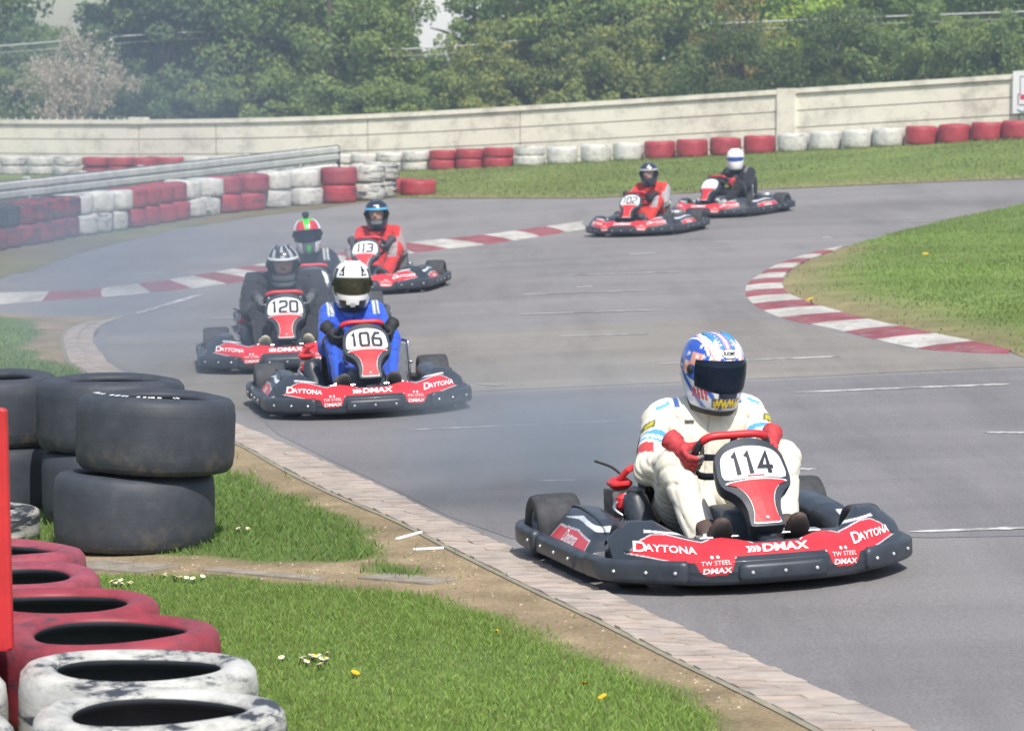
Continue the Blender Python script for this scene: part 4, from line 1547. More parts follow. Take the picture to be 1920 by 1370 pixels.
M['slab'] = flat_mat('grey slab', (.27, .235, .19), .9, var=.3, scale=14)
WHITE_P, RED_P = (.66, .66, .64), (.43, .045, .065)
M['tyre_black'] = tyre_mat('bare rubber', None, dust=.28)
M['tyre_white'] = tyre_mat('white painted rubber', WHITE_P, .36, .4)
M['tyre_red'] = tyre_mat('red painted rubber', RED_P, .37, .4)
M['tyre_white_worn'] = tyre_mat('flaking white rubber', (.62, .62, .58), .47, .3)
M['tyre_white_scuffed'] = tyre_mat('scuffed white rubber', WHITE_P, .41, .5)
M['tyre_red_worn'] = tyre_mat('faded red rubber', (.36, .07, .10), .40, .4)
M['tyre_red_scuffed'] = tyre_mat('scuffed red rubber', RED_P, .43, .5)
M['tyre_red_dark'] = tyre_mat('blackened red rubber', (.30, .04, .06), .49, .5)
M['tyre_red_dull'] = tyre_mat('dull red rubber', (.33, .045, .065), .40, .4)
M['tyre_brown'] = tyre_mat('muddy rubber', (.16, .12, .10), .3, .8)

# ------------------------------------------------------------------ ground sheets


def wpoly(px, step=.5, jitter=0.0, smooth=True):
    """Photo-pixel outline -> outline on the ground in metres, evenly divided."""
    P = [at(*q) for q in px]
    out = []
    n = len(P)
    for i in range(n):
        a, b = P[i], P[(i + 1) % n]
        k = max(1, int((b.xy - a.xy).length / step))
        for j in range(k):
            q = a.lerp(b, j / k)
            out.append([q.x, q.y])
    o = np.array(out)
    if jitter:
        o = o + np.stack([wnoise(o, 3.0, 1), wnoise(o, 3.0, 5)], -1) * jitter
    return o


def sheet(name, outline, off, mat, spacing=1.0, colour=None, kind='structure', dome=0.0, dome_w=1.0):
    o = [tuple(p) for p in outline]
    lo = outline.min(0); hi = outline.max(0)
    gx, gy = np.meshgrid(np.arange(lo[0], hi[0], spacing), np.arange(lo[1], hi[1], spacing), indexing='ij')
    g = np.stack([gx.ravel(), gy.ravel()], -1) + RNG.uniform(-.2, .2, (gx.size, 2)) * spacing
    ok = inside(o, g[:, 0], g[:, 1])
    g = g[ok]
    if len(g):
        ok = dist_poly(o, g[:, 0], g[:, 1]) > spacing * .35
        g = g[ok]
    pts = [Vector(p) for p in o] + [Vector(p) for p in g]
    v, e, f, *_ = geometry.delaunay_2d_cdt(pts, [], [list(range(len(o)))], 1, 1e-5)
    v = np.array([(p.x, p.y) for p in v])
    z = terrain(v[:, 0], v[:, 1]) + off
    if dome:
        z = z + dome * np.clip(dist_poly(o, v[:, 0], v[:, 1]) / dome_w, 0, 1) ** .6
    V = np.column_stack([v, z])
    f = np.array([tuple(q) for q in f if len(q) == 3])
    # face up
    a, b_, c = V[f[:, 0]], V[f[:, 1]], V[f[:, 2]]
    nz = (b_[:, 0] - a[:, 0]) * (c[:, 1] - a[:, 1]) - (b_[:, 1] - a[:, 1]) * (c[:, 0] - a[:, 0])
    f[nz < 0] = f[nz < 0][:, ::-1]
    ob = mobj(name, V, f, mat, col=None if colour is None else colour(v))
    if kind: ob['kind'] = kind
    return ob


GRASS_C = np.array((.195, .285, .080)); GRASS_D = np.array((.145, .215, .065)); SOIL = np.array((.44, .335, .215)); STRAW = np.array((.26, .24, .12))

# base ground out to the horizon
xs_g = np.concatenate([[-400, -200, -100, -60], np.arange(-40, 41, 1.5), [60, 100, 200, 400]])
ys_g = np.concatenate([[-60, -20, -5], np.arange(2, 100, 1.5), [120, 160, 220, 300, 420, 700]])
GX, GY = np.meshgrid(xs_g, ys_g, indexing='ij')
V = np.stack([GX, GY, terrain(GX, np.minimum(GY, 90)) - .012], -1).reshape(-1, 3)
ny_ = len(ys_g)
i = np.arange(len(xs_g) - 1)[:, None] * ny_ + np.arange(ny_ - 1)[None, :]
F = np.stack([i, i + ny_, i + ny_ + 1, i + 1], -1).reshape(-1, 4)
t = .5 + .5 * wnoise(V[:, :2], .6)[:, None]
g = mobj('ground', V, F, M['earth'], col=GRASS_D * t + STRAW * .6 * (1 - t)); g['kind'] = 'structure'

KERB_TRACK = [(232, 595), (187, 614), (174, 638), (190, 664), (216, 691), (320, 742), (441, 795), (611, 870), (727, 922), (831, 974), (956, 1030), (1130, 1112), (1300, 1190), (1480, 1270), (1720, 1375), (2000, 1500)]
KERB_GRASS = [(222, 595), (140, 615), (120, 637), (125, 663), (142, 690), (275, 765), (441, 833), (529, 881), (628, 931), (745, 981), (852, 1036), (1000, 1110), (1130, 1172), (1260, 1238), (1400, 1306), (1540, 1378), (1760, 1500)]
ISL_OUT = [(1577, 463), (1530, 472), (1485, 486), (1440, 505), (1406, 529), (1398, 545), (1403, 561), (1426, 580), (1470, 598), (1560, 617), (1640, 637), (1710, 652), (1780, 660), (1892, 664)]
ISL_IN = [(1580, 465), (1552, 476), (1512, 491), (1482, 508), (1468, 525), (1468, 540), (1478, 553), (1510, 568), (1545, 579), (1590, 592), (1640, 605), (1700, 618), (1770, 633), (1830, 645), (1895, 661)]

track_px = [(2600, 290), (2250, 312), (1920, 330), (1650, 341), (1400, 352), (1100, 366), (850, 367), (735, 368), (605, 390), (480, 404), (330, 427), (200, 457), (100, 488), (0, 518), (-250, 590), (-250, 598), (0, 590), (90, 596)] + KERB_TRACK + [(2600, 1500), (2900, 900)]
LINE = [tuple(p.xy) for p in catmull([at(*q) for q in [(2300, 372), (1700, 385), (1350, 425), (1050, 490), (760, 560), (540, 620), (470, 690), (560, 770), (760, 850), (1050, 960), (1450, 1110), (2000, 1300)]], 6)]


def rubbered(v):
    d = dist_poly(LINE, v[:, 0], v[:, 1], closed=False)
    k = np.exp(-(d / 1.1) ** 2) * (.8 + .3 * wnoise(v, .9, 3))
    return np.clip(1 - .17 * k, 0, 1)[:, None] * np.ones(3)


sheet('track', wpoly(track_px, .6), .004, M['asphalt'], .55, rubbered)
warm = [(200, 628), (300, 640), (420, 652), (600, 640), (900, 622), (1200, 604), (1430, 598), (1560, 622), (1700, 655), (1900, 668), (2250, 720), (2250, 745), (1920, 689), (1500, 708), (1180, 722), (900, 735), (600, 752), (450, 768), (330, 735), (225, 690), (195, 660)]
sheet('track_patch', wpoly(warm, .5), .006, M['asphalt_warm'], .55, rubbered)
dark = [(470, 772), (600, 756), (900, 740), (1180, 727), (1500, 713), (1920, 694), (2200, 745), (2400, 1000), (1750, 1010), (1200, 1000), (960, 1012), (840, 970), (740, 920), (620, 865), (520, 815)]
sheet('track_patch', wpoly(dark, .5), .006, M['asphalt_dark'], .55, rubbered)

# near verge: turf, bare soil beside the kerb
NEAR_GRASS = [(-900, 1078), (165, 1082), (400, 1087), (560, 1098), (700, 1110), (800, 1124), (880, 1150), (1000, 1187), (1130, 1250), (1280, 1322), (1410, 1385), (1600, 1500), (-900, 1500)]
MID_GRASS = [(-900, 800), (300, 880), (400, 885), (450, 893), (520, 920), (580, 950), (650, 975), (700, 1010), (725, 1045), (640, 1060), (500, 1060), (380, 1048), (200, 1045), (-900, 1040)]
TUFT = [(690, 1062), (740, 1058), (800, 1078), (770, 1090), (700, 1085)]
LEFT_GRASS = [(-600, 590), (0, 594), (60, 600), (75, 630), (45, 655), (100, 680), (150, 700), (150, 740), (-600, 740)]
wg = [wpoly(q, .15, .03) for q in (NEAR_GRASS, MID_GRASS, TUFT, LEFT_GRASS)]
verge_px = [(-600, 588), (0, 590), (90, 596)] + KERB_GRASS + [(1500, 1640), (-900, 1640), (-900, 900)]
VERGE = wpoly(verge_px, .3)


def grass_amount(v, polys, soft=.10):
    a = np.zeros(len(v))
    for q in polys:
        o = [tuple(p) for p in q]
        d = dist_poly(o, v[:, 0], v[:, 1]); s = np.where(inside(o, v[:, 0], v[:, 1]), d, -d)
        a = np.maximum(a, np.clip(.5 + (s + .05 * wnoise(v, 9, 3)) / soft, 0, 1))
    return a


def verge_col(v):
    a = grass_amount(v, wg)[:, None]
    n1 = (.5 + .5 * wnoise(v, 2.0, 2))[:, None].clip(0, 1); n2 = (.5 + .5 * wnoise(v, 14.0, 6))[:, None].clip(0, 1)
    soil = SOIL * (.72 + .4 * n2) * (1 - .3 * n1) + STRAW * .25 * n1
    gr = GRASS_C * .8 * n2 + GRASS_D * (1 - n2)
    return soil * (1 - a) + gr * a


sheet('verge', VERGE, .012, M['earth'], .07, verge_col)

# grass island on the right, and its bare rim
isl_px = ISL_IN + [(1920, 672), (2200, 722), (2700, 700), (2700, 330), (2300, 335), (1920, 383), (1780, 412), (1680, 437)]
ISL = wpoly(isl_px, .3)
rim_o = [tuple(p) for p in wpoly(ISL_IN, .3)[:-1]]


def island_col(v):
    d = dist_poly([tuple(at(*q).xy) for q in ISL_IN] + [tuple(at(1920, 672).xy), tuple(at(2200, 722).xy)], v[:, 0], v[:, 1], closed=False)
    n1 = (.5 + .5 * wnoise(v, 1.1, 2)).clip(0, 1); n2 = (.5 + .5 * wnoise(v, 6.0, 6)).clip(0, 1)
    bare = np.clip(1.1 - d / (.45 + .6 * n1), 0, 1)[:, None]
    gr = GRASS_C * (.75 + .4 * n1[:, None]) + np.array((.02, .012, 0)) * n2[:, None]
    return gr * (1 - bare) + (STRAW * .7 + SOIL * .35) * bare * (.8 + .3 * n2[:, None])


sheet('grass_island', ISL, .008, M['earth'], .35, island_col, dome=.10, dome_w=3.0)

# far bank
bank_px = [(2600, 297), (2250, 318), (1920, 336), (1650, 347), (1400, 358), (1100, 373), (850, 373), (735, 371), (660, 340), (560, 335), (-200, 372), (-300, 330), (300, 302), (640, 296), (960, 287), (1500, 268), (1920, 243), (2400, 215)]
BANK = wpoly(bank_px, .6)


def bank_col(v):
    n1 = (.5 + .5 * wnoise(v, .5, 2)).clip(0, 1)[:, None]; n2 = (.5 + .5 * wnoise(v, 4.0, 6)).clip(0, 1)[:, None]
    edge = dist_poly([tuple(at(*q).xy) for q in bank_px[:8]], v[:, 0], v[:, 1], closed=False)[:, None]
    gr = (GRASS_C * .95) * (.7 + .45 * n2) + np.array((.035, .01, 0)) * n1
    br = np.clip(1.0 - edge / (.8 + 1.4 * n1), 0, 1)
    west = np.clip((1.5 - v[:, :1]) / 5, 0, 1) * n1 * .8
    br = np.maximum(br, west * .7)
    return gr * (1 - br) + (STRAW * .85 + SOIL * .2) * br


sheet('grass_bank', BANK, .014, M['earth'], .7, bank_col)

# bare strip under the tyre barrier
strip_px = [(735, 372), (605, 380), (480, 392), (230, 420), (0, 455), (-250, 500), (-250, 596), (0, 524), (100, 492), (200, 460), (330, 430), (480, 407), (605, 392)]


def strip_col(v):
    n = (.5 + .5 * wnoise(v, 3.0, 4)).clip(0, 1)[:, None]; n2 = (.5 + .5 * wnoise(v, .8, 8)).clip(0, 1)[:, None]
    return SOIL * .55 * n + STRAW * .8 * (1 - n) * (1 - .5 * n2) + GRASS_D * .5 * n2


sheet('dirt_strip', wpoly(strip_px, .4, .06), .008, M['earth'], .35, strip_col)


def along(px, step):
    """Resample a pixel polyline on the ground at equal arc length; returns points and total length."""
    P = catmull([at(*q) for q in px], 8)
    L = [0.0]
    for a, b in zip(P, P[1:]): L.append(L[-1] + (b - a).length)
    n = max(1, int(round(L[-1] / step)))
    out = []
    for k in range(n + 1):
        d = L[-1] * k / n
        j = min(np.searchsorted(L, d, side='right') - 1, len(P) - 2)
        out.append(P[j].lerp(P[j + 1], (d - L[j]) / max(1e-9, L[j + 1] - L[j])))
    return out


def match(px_a, px_b, n):
    """Two polylines divided into n matching stations."""
    A = catmull([at(*q) for q in px_a], 8); B = catmull([at(*q) for q in px_b], 8)
    def res(P):
        L = np.concatenate([[0], np.cumsum([(b - a).length for a, b in zip(P, P[1:])])]); pts = np.array(P)
        q = np.linspace(0, L[-1], n + 1)
        return np.stack([np.interp(q, L, pts[:, k]) for k in range(3)], -1)
    return res(A), res(B)


# block-paved kerb strip at the near edge
A, Bk = match(KERB_TRACK, KERB_GRASS, 300)
b = MB(); cols = []
for i in range(300):
    a0, a1 = Vector(A[i]), Vector(A[i + 1]); g0, g1 = Vector(Bk[i]), Vector(Bk[i + 1])
    wdt = (a0 - g0).length
    rows = 2 if wdt > .16 else 1
    rough = random.random()
    for r in range(rows):
        t0, t1 = r / rows + .006, (r + 1) / rows - .006
        h = .014 + .010 * (r / rows) + random.uniform(-.003, .003)
        k0, k1 = .03, .97
        q = [a0.lerp(a1, k0).lerp(g0.lerp(g1, k0), t0), a0.lerp(a1, k1).lerp(g0.lerp(g1, k1), t0), a0.lerp(a1, k1).lerp(g0.lerp(g1, k1), t1), a0.lerp(a1, k0).lerp(g0.lerp(g1, k0), t1)]
        tilt = random.uniform(-.004, .004)
        v = [(p.x, p.y, p.z - .03) for p in q] + [(p.x, p.y, p.z + h + (tilt if j in (0, 1) else -tilt)) for j, p in enumerate(q)]
        b.add(v, [(0, 1, 2, 3), (7, 6, 5, 4), (4, 5, 1, 0), (5, 6, 2, 1), (6, 7, 3, 2), (7, 4, 0, 3)])
        c = np.array((.45, .38, .33)) * random.uniform(.94, 1.05) + np.array((.02, 0, -.01)) * random.uniform(-1, 1)
        cols += [c] * 8
kb = mobj('kerb', b.v, b.f, M['block'], col=np.array(cols), smooth=False); kb['kind'] = 'structure'
b = MB(); v = []
for i in range(301):
    o_ = (Vector(Bk[i]) - Vector(A[i])); o_ = o_.normalized() * .01 if o_.length > 1e-6 else Vector((0, 0, 0))
    v += [(A[i][0] - o_.x, A[i][1] - o_.y, A[i][2] + .006), (Bk[i][0] + o_.x * 3, Bk[i][1] + o_.y * 3, Bk[i][2] + .0145)]
b.add(v, [(2 * i, 2 * i + 2, 2 * i + 3, 2 * i + 1) for i in range(300)])
kb = b.build('kerb_bed', M['concrete_dark']); kb['kind'] = 'structure'


def striped_kerb(name, pa, pb, n, first_white, h, slant=0.0, sub=4, zoff=.006):
    A, Bq = match(pa, pb, n * sub)
    S = n * sub
    b = MB()
    def pt(P, i): 
        i = min(max(i, 0), S); j = int(i); f = i - j
        return Vector(P[j]).lerp(Vector(P[min(j + 1, S)]), f)
    for k in range(n):
        w = (k % 2 == 0) == first_white
        for s_ in range(sub):
            i0, i1 = k * sub + s_, k * sub + s_ + 1
            j0 = random.uniform(-.12, .12) if False else 0
            for q in range(3):
                t0, t1 = q / 3, (q + 1) / 3
                f = lambda i, t: pt(A, i + slant * (t - .5)).lerp(pt(Bq, i + slant * (t - .5)), t)
                zz = lambda t: zoff + h * math.sin(math.pi * min(1, t * 1.0)) if h else zoff
                c = [(f(i0, t0), t0), (f(i1, t0), t0), (f(i1, t1), t1), (f(i0, t1), t1)]
                b.add([(p.x, p.y, p.z + (zoff + h * min(1, t * 2.2))) for p, t in c], [(0, 1, 2, 3)], 0 if w else 1)
    # outward skirt
    for i in range(S):
        for P, hh in ((A, 0), (Bq, h)):
            a, c = Vector(P[i]), Vector(P[i + 1])
            k = i // sub; w = (k % 2 == 0) == first_white
            b.add([(a.x, a.y, a.z - .01), (c.x, c.y, c.z - .01), (c.x, c.y, c.z + zoff + hh), (a.x, a.y, a.z + zoff + hh)], [(0, 1, 2, 3)], 0 if w else 1)
    o = b.build(name, [M['kerb_white'], M['kerb_red']])
    o['kind'] = 'structure'
    return o


striped_kerb('kerb', ISL_OUT, ISL_IN, 18, True, .016, sub=6)
DIV_UP = [(-260, 562), (0, 553), (61, 552), (181, 545), (274, 534), (332, 526), (408, 513), (496, 497), (640, 477), (780, 457), (900, 444), (1000, 431), (1092, 418)]
DIV_LO = [(-260, 592), (0, 571), (79, 565), (225, 555), (341, 543), (379, 539), (466, 527), (560, 510), (680, 490), (790, 473), (910, 459), (1010, 444), (1098, 430)]
striped_kerb('kerb', DIV_LO, DIV_UP, 21, True, .02, slant=-2.0)

# painted marks on the track: worn grid and timing lines, thin dashes with blunt ends
MARKS = [((1490, 738), (1897, 722), .05), ((765, 808), (1195, 790), .03), ((965, 591), (1246, 582), .05), ((1045, 632), (1220, 627), .05), ((975, 554), (1225, 545), .06),
         ((1050, 518), (1285, 510), .06), ((1232, 684), (1580, 670), .04), ((1705, 1000), (1990, 990), .045), ((1845, 813), (1990, 814), .05), ((1008, 904), (1080, 903), .03),
         ((1505, 884), (1518, 880), .04), ((900, 722), (945, 724), .04), ((1690, 417), (1820, 413), .08), ((1515, 448), (1560, 446), .08), ((1340, 455), (1370, 454), .06), ((255, 590), (380, 552), .05), ((395, 598), (440, 597), .05),
         ((1080, 540), (1110, 538), .05), ((1180, 478), (1230, 475), .06)]
for (pa, pb, w) in MARKS:
    a, c = at(*pa), at(*pb)
    d = (c - a); nrm = Vector((-d.y, d.x, 0)).normalized()
    n = 14; v = []; 
    for i in range(n + 1):
        p = a.lerp(c, i / n); ww = w * (.35 + .65 * abs(math.sin(i * 1.7 + a.x)) * (1.2 if i > n * .6 else .8)) * (.15 if i in (0, n) else 1)
        z = float(terrain(p.x, p.y)) + .009
        v += [(p.x - nrm.x * ww, p.y - nrm.y * ww, z), (p.x + nrm.x * ww, p.y + nrm.y * ww, z)]
    o = mobj('road_marking', v, [(2 * i, 2 * i + 2, 2 * i + 3, 2 * i + 1) for i in range(n)], M['line']); o['kind'] = 'structure'

# ------------------------------------------------------------------ grass


def blades(name, n, bounds, accept, hgt, wid, colour, zoff):
    lo, hi = bounds
    x = RNG.uniform(lo[0], hi[0], n * 3); y = RNG.uniform(lo[1], hi[1], n * 3)
    v = np.stack([x, y], -1); k = accept(v); v = v[RNG.uniform(0, 1, len(v)) < k][:n]
    n = len(v)
    z = terrain(v[:, 0], v[:, 1]) + zoff(v)
    a = RNG.uniform(0, 2 * np.pi, n); h = hgt * RNG.uniform(.45, 1.25, n) * (1 + .35 * wnoise(v, 3.0, 4)); w = wid * RNG.uniform(.7, 1.3, n)
    ln = RNG.uniform(.1, .9, n) * h; la = RNG.uniform(0, 2 * np.pi, n)
    dx, dy = np.cos(a) * w / 2, np.sin(a) * w / 2
    P = np.empty((n, 4, 3))
    P[:, 0] = np.stack([v[:, 0] - dx, v[:, 1] - dy, z], -1); P[:, 1] = np.stack([v[:, 0] + dx, v[:, 1] + dy, z], -1)
    P[:, 2] = np.stack([v[:, 0] + dx * .55 + np.cos(la) * ln * .4, v[:, 1] + dy * .55 + np.sin(la) * ln * .4, z + h * .62], -1)
    P[:, 3] = np.stack([v[:, 0] + np.cos(la) * ln, v[:, 1] + np.sin(la) * ln, z + h], -1)
    f = np.arange(n)[:, None] * 4 + np.array([[0, 1, 2, 3]])
    c = np.repeat(colour(v)[:, None, :], 4, 1); c[:, :2] *= .82; c[:, 3] *= 1.1  # foot of each blade darkened, tip lightened: shade put into the colour
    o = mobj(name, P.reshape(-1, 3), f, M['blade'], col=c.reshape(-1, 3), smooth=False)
    o['kind'] = 'stuff'
    return o


def near_col(v):
    n = len(v); t = RNG.uniform(0, 1, n)[:, None]; w = (.5 + .5 * wnoise(v, 1.5, 7)).clip(0, 1)[:, None]
    c = np.array((.19, .30, .065)) * (1 - t) + np.array((.32, .43, .135)) * t
    c = c * (.75 + .4 * w)
    dry = RNG.uniform(0, 1, n) < .06; c[dry] = np.array((.30, .27, .13)) * RNG.uniform(.6, 1.1, (dry.sum(), 1))
    return c


VERGEo = [tuple(p) for p in VERGE]
nb = wg[0]; lo = np.array([-3.2, 9.4]); hi = np.array([2.2, 14.2])
gs = blades('grass', 110000, (lo, hi), lambda v: grass_amount(v, wg[:1], .12) ** 2 + .006 * inside(VERGEo, v[:, 0], v[:, 1]), .019, .0042, near_col, lambda v: .012)
tag(gs, 'mown green grass in the near corner below the soil path', None)
mid = wg[1]
gs = blades('grass', 45000, (np.array([-4.5, 13.0]), np.array([.0, 19.5])), lambda v: grass_amount(v, wg[1:3], .12) ** 2 + .006 * inside(VERGEo, v[:, 0], v[:, 1]), .032, .0055, lambda v: near_col(v) * np.array((.85, .9, 1.0)), lambda v: .012)
tag(gs, 'longer tufted grass around the black tyre stacks')
gs = blades('grass', 14000, (np.array([-6, 19.5]), np.array([-2.5, 29.5])), lambda v: grass_amount(v, wg[3:], .2) ** 2 * .9, .035, .010, near_col, lambda v: .012)
tag(gs, 'small patch of grass beyond the black tyres')
ISLo = [tuple(p) for p in ISL]


def isl_acc(v):
    d = dist_poly([tuple(at(*q).xy) for q in ISL_IN], v[:, 0], v[:, 1], closed=False)
    return inside(ISLo, v[:, 0], v[:, 1]) * np.clip((d - .25) / 1.0 + .3 * wnoise(v, 3, 2), .04, 1)


gs = blades('grass', 90000, (np.array([2.0, 23.0]), np.array([11.0, 56.0])), isl_acc, .030, .013, lambda v: near_col(v) * .88, lambda v: .008 + .10 * np.clip(dist_poly(ISLo, v[:, 0], v[:, 1]) / 3.0, 0, 1) ** .6 - .004)
tag(gs, 'mown grass island inside the striped kerb')
BANKo = [tuple(p) for p in BANK]
gs = blades('grass', 60000, (np.array([-6.0, 46.0]), np.array([12.5, 72.0])), lambda v: inside(BANKo, v[:, 0], v[:, 1]) * .8, .035, .022, lambda v: near_col(v) * np.array((.92, .80, .95)) , lambda v: .012)
tag(gs, 'grass bank below the concrete wall')


def flower(px, py, kind, h=.035):
    p = at(px, py)
    b = MB()
    b.tube([(0, 0, 0), (.004, 0, h)], .0015, 1, 5)
    r = .016 if kind == 'dandelion' else .012
    n = 14
    for k in range(n):
        a = 2 * math.pi * k / n; d = .25
        b.add([(0, 0, h + .003), (math.cos(a - d) * r * .7, math.sin(a - d) * r * .7, h + .004), (math.cos(a) * r, math.sin(a) * r, h + .001), (math.cos(a + d) * r * .7, math.sin(a + d) * r * .7, h + .004)], [(0, 1, 2, 3)], 0)
    b.lathe([(.0, h + .008), (.004, h + .006), (.006, h + .002)], 8, 2, caps=False)
    o = b.build(kind, [M['dandelion'] if kind == 'dandelion' else M['petal'], M['blade'], M['dandelion']])
    o.location = p; o.scale = (1.1, 1.1, 1.0); o.rotation_euler = (rad(25), 0, random.uniform(0, 6))
    return o


for px, py, lab in ((925, 1200, 'yellow dandelion alone in the grass near the soil strip'), (660, 1277, 'yellow dandelion just below the daisy cluster'), (1095, 1301, 'yellow dandelion, upper of the pair low in the near grass'),
                    (1137, 1323, 'yellow dandelion, lower of the pair low in the near grass'), (1525, 575, 'yellow dandelion by the striped kerb of the island'), (1735, 488, 'yellow dandelion out on the grass island')):
    o = flower(px, py, 'dandelion'); tag(o, lab, 'flower', 'dandelions in the grass')
    if py < 600: o.scale = (3, 3, 2)
for j in range(16):
    px, py = (590 + random.gauss(0, 24), 1251 + random.gauss(0, 7))
    tag(flower(px, py, 'daisy'), 'white daisy in the cluster beside the white tyres', 'flower', 'daisies clustered in the near grass')
for j in range(8):
    px, py = (222 + random.gauss(0, 16), 1107 + random.gauss(0, 3))
    tag(flower(px, py, 'daisy'), 'white daisy in the small clump next to the red tyres', 'flower', 'daisies next to the red tyres')
for j in range(7):
    px, py = (352 + random.gauss(0, 22), 1095 + random.gauss(0, 2))
    tag(flower(px, py, 'daisy'), 'white daisy at the top edge of the near grass', 'flower', 'daisies along the soil path')
for j, (px, py) in enumerate(((452, 1003), (463, 1003))):
    tag(flower(px, py, 'daisy'), 'white daisy in the longer grass beside the black tyres', 'flower', 'daisies beside the black tyres')

# slabs and scraps on the soil path
for (pa, pb, w, lab, mk) in (((700, 1085), (832, 1098), .09, 'flat grey slab lying in the soil at the end of the path', 'slab'), ((395, 1073), (600, 1092), .05, 'narrow grey slab along the edge of the near grass', 'slab'), ((150, 1062), (300, 1074), .14, 'grey slab beside the base of the front tyre stack', 'slab')):
    a, c = at(*pa), at(*pb); d = (c - a).normalized(); nn = Vector((-d.y, d.x, 0)) * w
    b = MB(); q = [a - nn, c - nn * .8, c + nn, a + nn * .9]
    b.add([(p.x, p.y, p.z + .004) for p in q] + [(p.x, p.y, p.z + .018) for p in q], [(4, 5, 6, 7), (0, 1, 5, 4), (1, 2, 6, 5), (2, 3, 7, 6), (3, 0, 4, 7)])
    tag(b.build('paving_slab', M[mk]), lab, 'slab')
for (pa, pb, lab) in (((745, 1017), (792, 1004), 'white plastic strip, upper of two on the soil by the kerb'), ((775, 1037), (832, 1034), 'white plastic strip, lower of two on the soil by the kerb')):
    a, c = at(*pa), at(*pb); d = (c - a).normalized(); nn = Vector((-d.y, d.x, 0)) * .010
    b = MB(); q = [a - nn, c - nn, c + nn, a + nn]
    b.add([(p.x, p.y, p.z + .014) for p in q] + [(p.x, p.y, p.z + .022) for p in q], [(4, 5, 6, 7), (0, 1, 5, 4), (1, 2, 6, 5), (2, 3, 7, 6), (3, 0, 4, 7)])
    tag(b.build('plastic_strip', M['white_ink']), lab, 'litter')
# pebbles on soil: too many to count
b = MB()
for j in range(230):
    px, py = random.choice(((random.uniform(440, 1400), None), (random.uniform(140, 900), random.uniform(1045, 1100))))
    if py is None:
        k = (px - 440) / 960; py = 850 + k * 470 + random.uniform(-10, 60) * (1 - .4 * k)
    p = at(px, py); r = random.uniform(.003, .009)
    if grass_amount(np.array([[p.x, p.y]]), wg)[0] > .4: continue
    z = p.z + .012
    n = 6
    top = [(p.x + r * math.cos(a) * random.uniform(.7, 1.2), p.y + r * math.sin(a) * random.uniform(.7, 1.2), z) for a in np.linspace(0, 6.28, n + 1)[:-1]]
    b.add(top + [(p.x, p.y, z + r * .8)], [(i, (i + 1) % n, n) for i in range(n)], random.choice((0, 0, 1)))
o = b.build('gravel', [flat_mat('pale stone', (.40, .32, .22), .9, var=.3), flat_mat('dark stone', (.16, .13, .10), .9, var=.3)]); o['kind'] = 'stuff'; o['label'] = 'small stones scattered on the bare soil'
# ------------------------------------------------------------------ tyres
def tyre_mesh(name, R, h, ri, mat, n=56):
    prof = [(ri, .05 * h), (ri + .02, .015 * h), ((ri + R) / 2, 0), (R * .93, .025 * h), (R * .982, .09 * h), (R, .24 * h), (R, .76 * h), (R * .982, .91 * h), (R * .93, .975 * h),
            ((ri + R) / 2, h), (ri + .035, .985 * h), (ri + .015, .965 * h), (ri, .93 * h), (ri + .015, .86 * h), (R * .84, .82 * h), (R * .90, .5 * h), (R * .84, .18 * h), (ri + .015, .14 * h)]
    b = MB(); b.lathe(prof, n, closed_prof=True)
    # slight flats and bulges so that no two look turned on a lathe
    v = np.array(b.v); a = np.arctan2(v[:, 1], v[:, 0])
    k = 1 + .010 * np.sin(2 * a + 1) + .006 * np.sin(3 * a + 2.2) + .004 * np.sin(7 * a)
    v[:, 0] *= k; v[:, 1] *= k; v[:, 2] += .006 * np.sin(2 * a + .6) * (v[:, 2] > h * .5)
    mi = [1 if 12 <= q // n <= 17 else 0 for q in range(len(b.f))]
    return make_mesh(name, v, b.f, [M[mat], M['tyre_black']], midx=mi)


TM = {}


def tyre(kind, R, h, x, y, z, label, group, tilt=2.5, hole=.62):
    key = (kind, round(R, 3), round(h, 3))
    if key not in TM: TM[key] = tyre_mesh('tyre', R, h, R * hole, kind)
    o = link('tyre', TM[key])
    o.location = (x, y, z); o.rotation_euler = (rad(random.uniform(-tilt, tilt)), rad(random.uniform(-tilt, tilt)), random.uniform(0, 6.28))
    return tag(o, label, 'tyre', group)


ORD = ['first', 'second', 'third', 'fourth', 'fifth', 'sixth', 'seventh', 'eighth', 'ninth', 'tenth', 'eleventh', 'twelfth', 'thirteenth', 'fourteenth', 'fifteenth', 'sixteenth', 'seventeenth', 'eighteenth', 'nineteenth', 'twentieth']

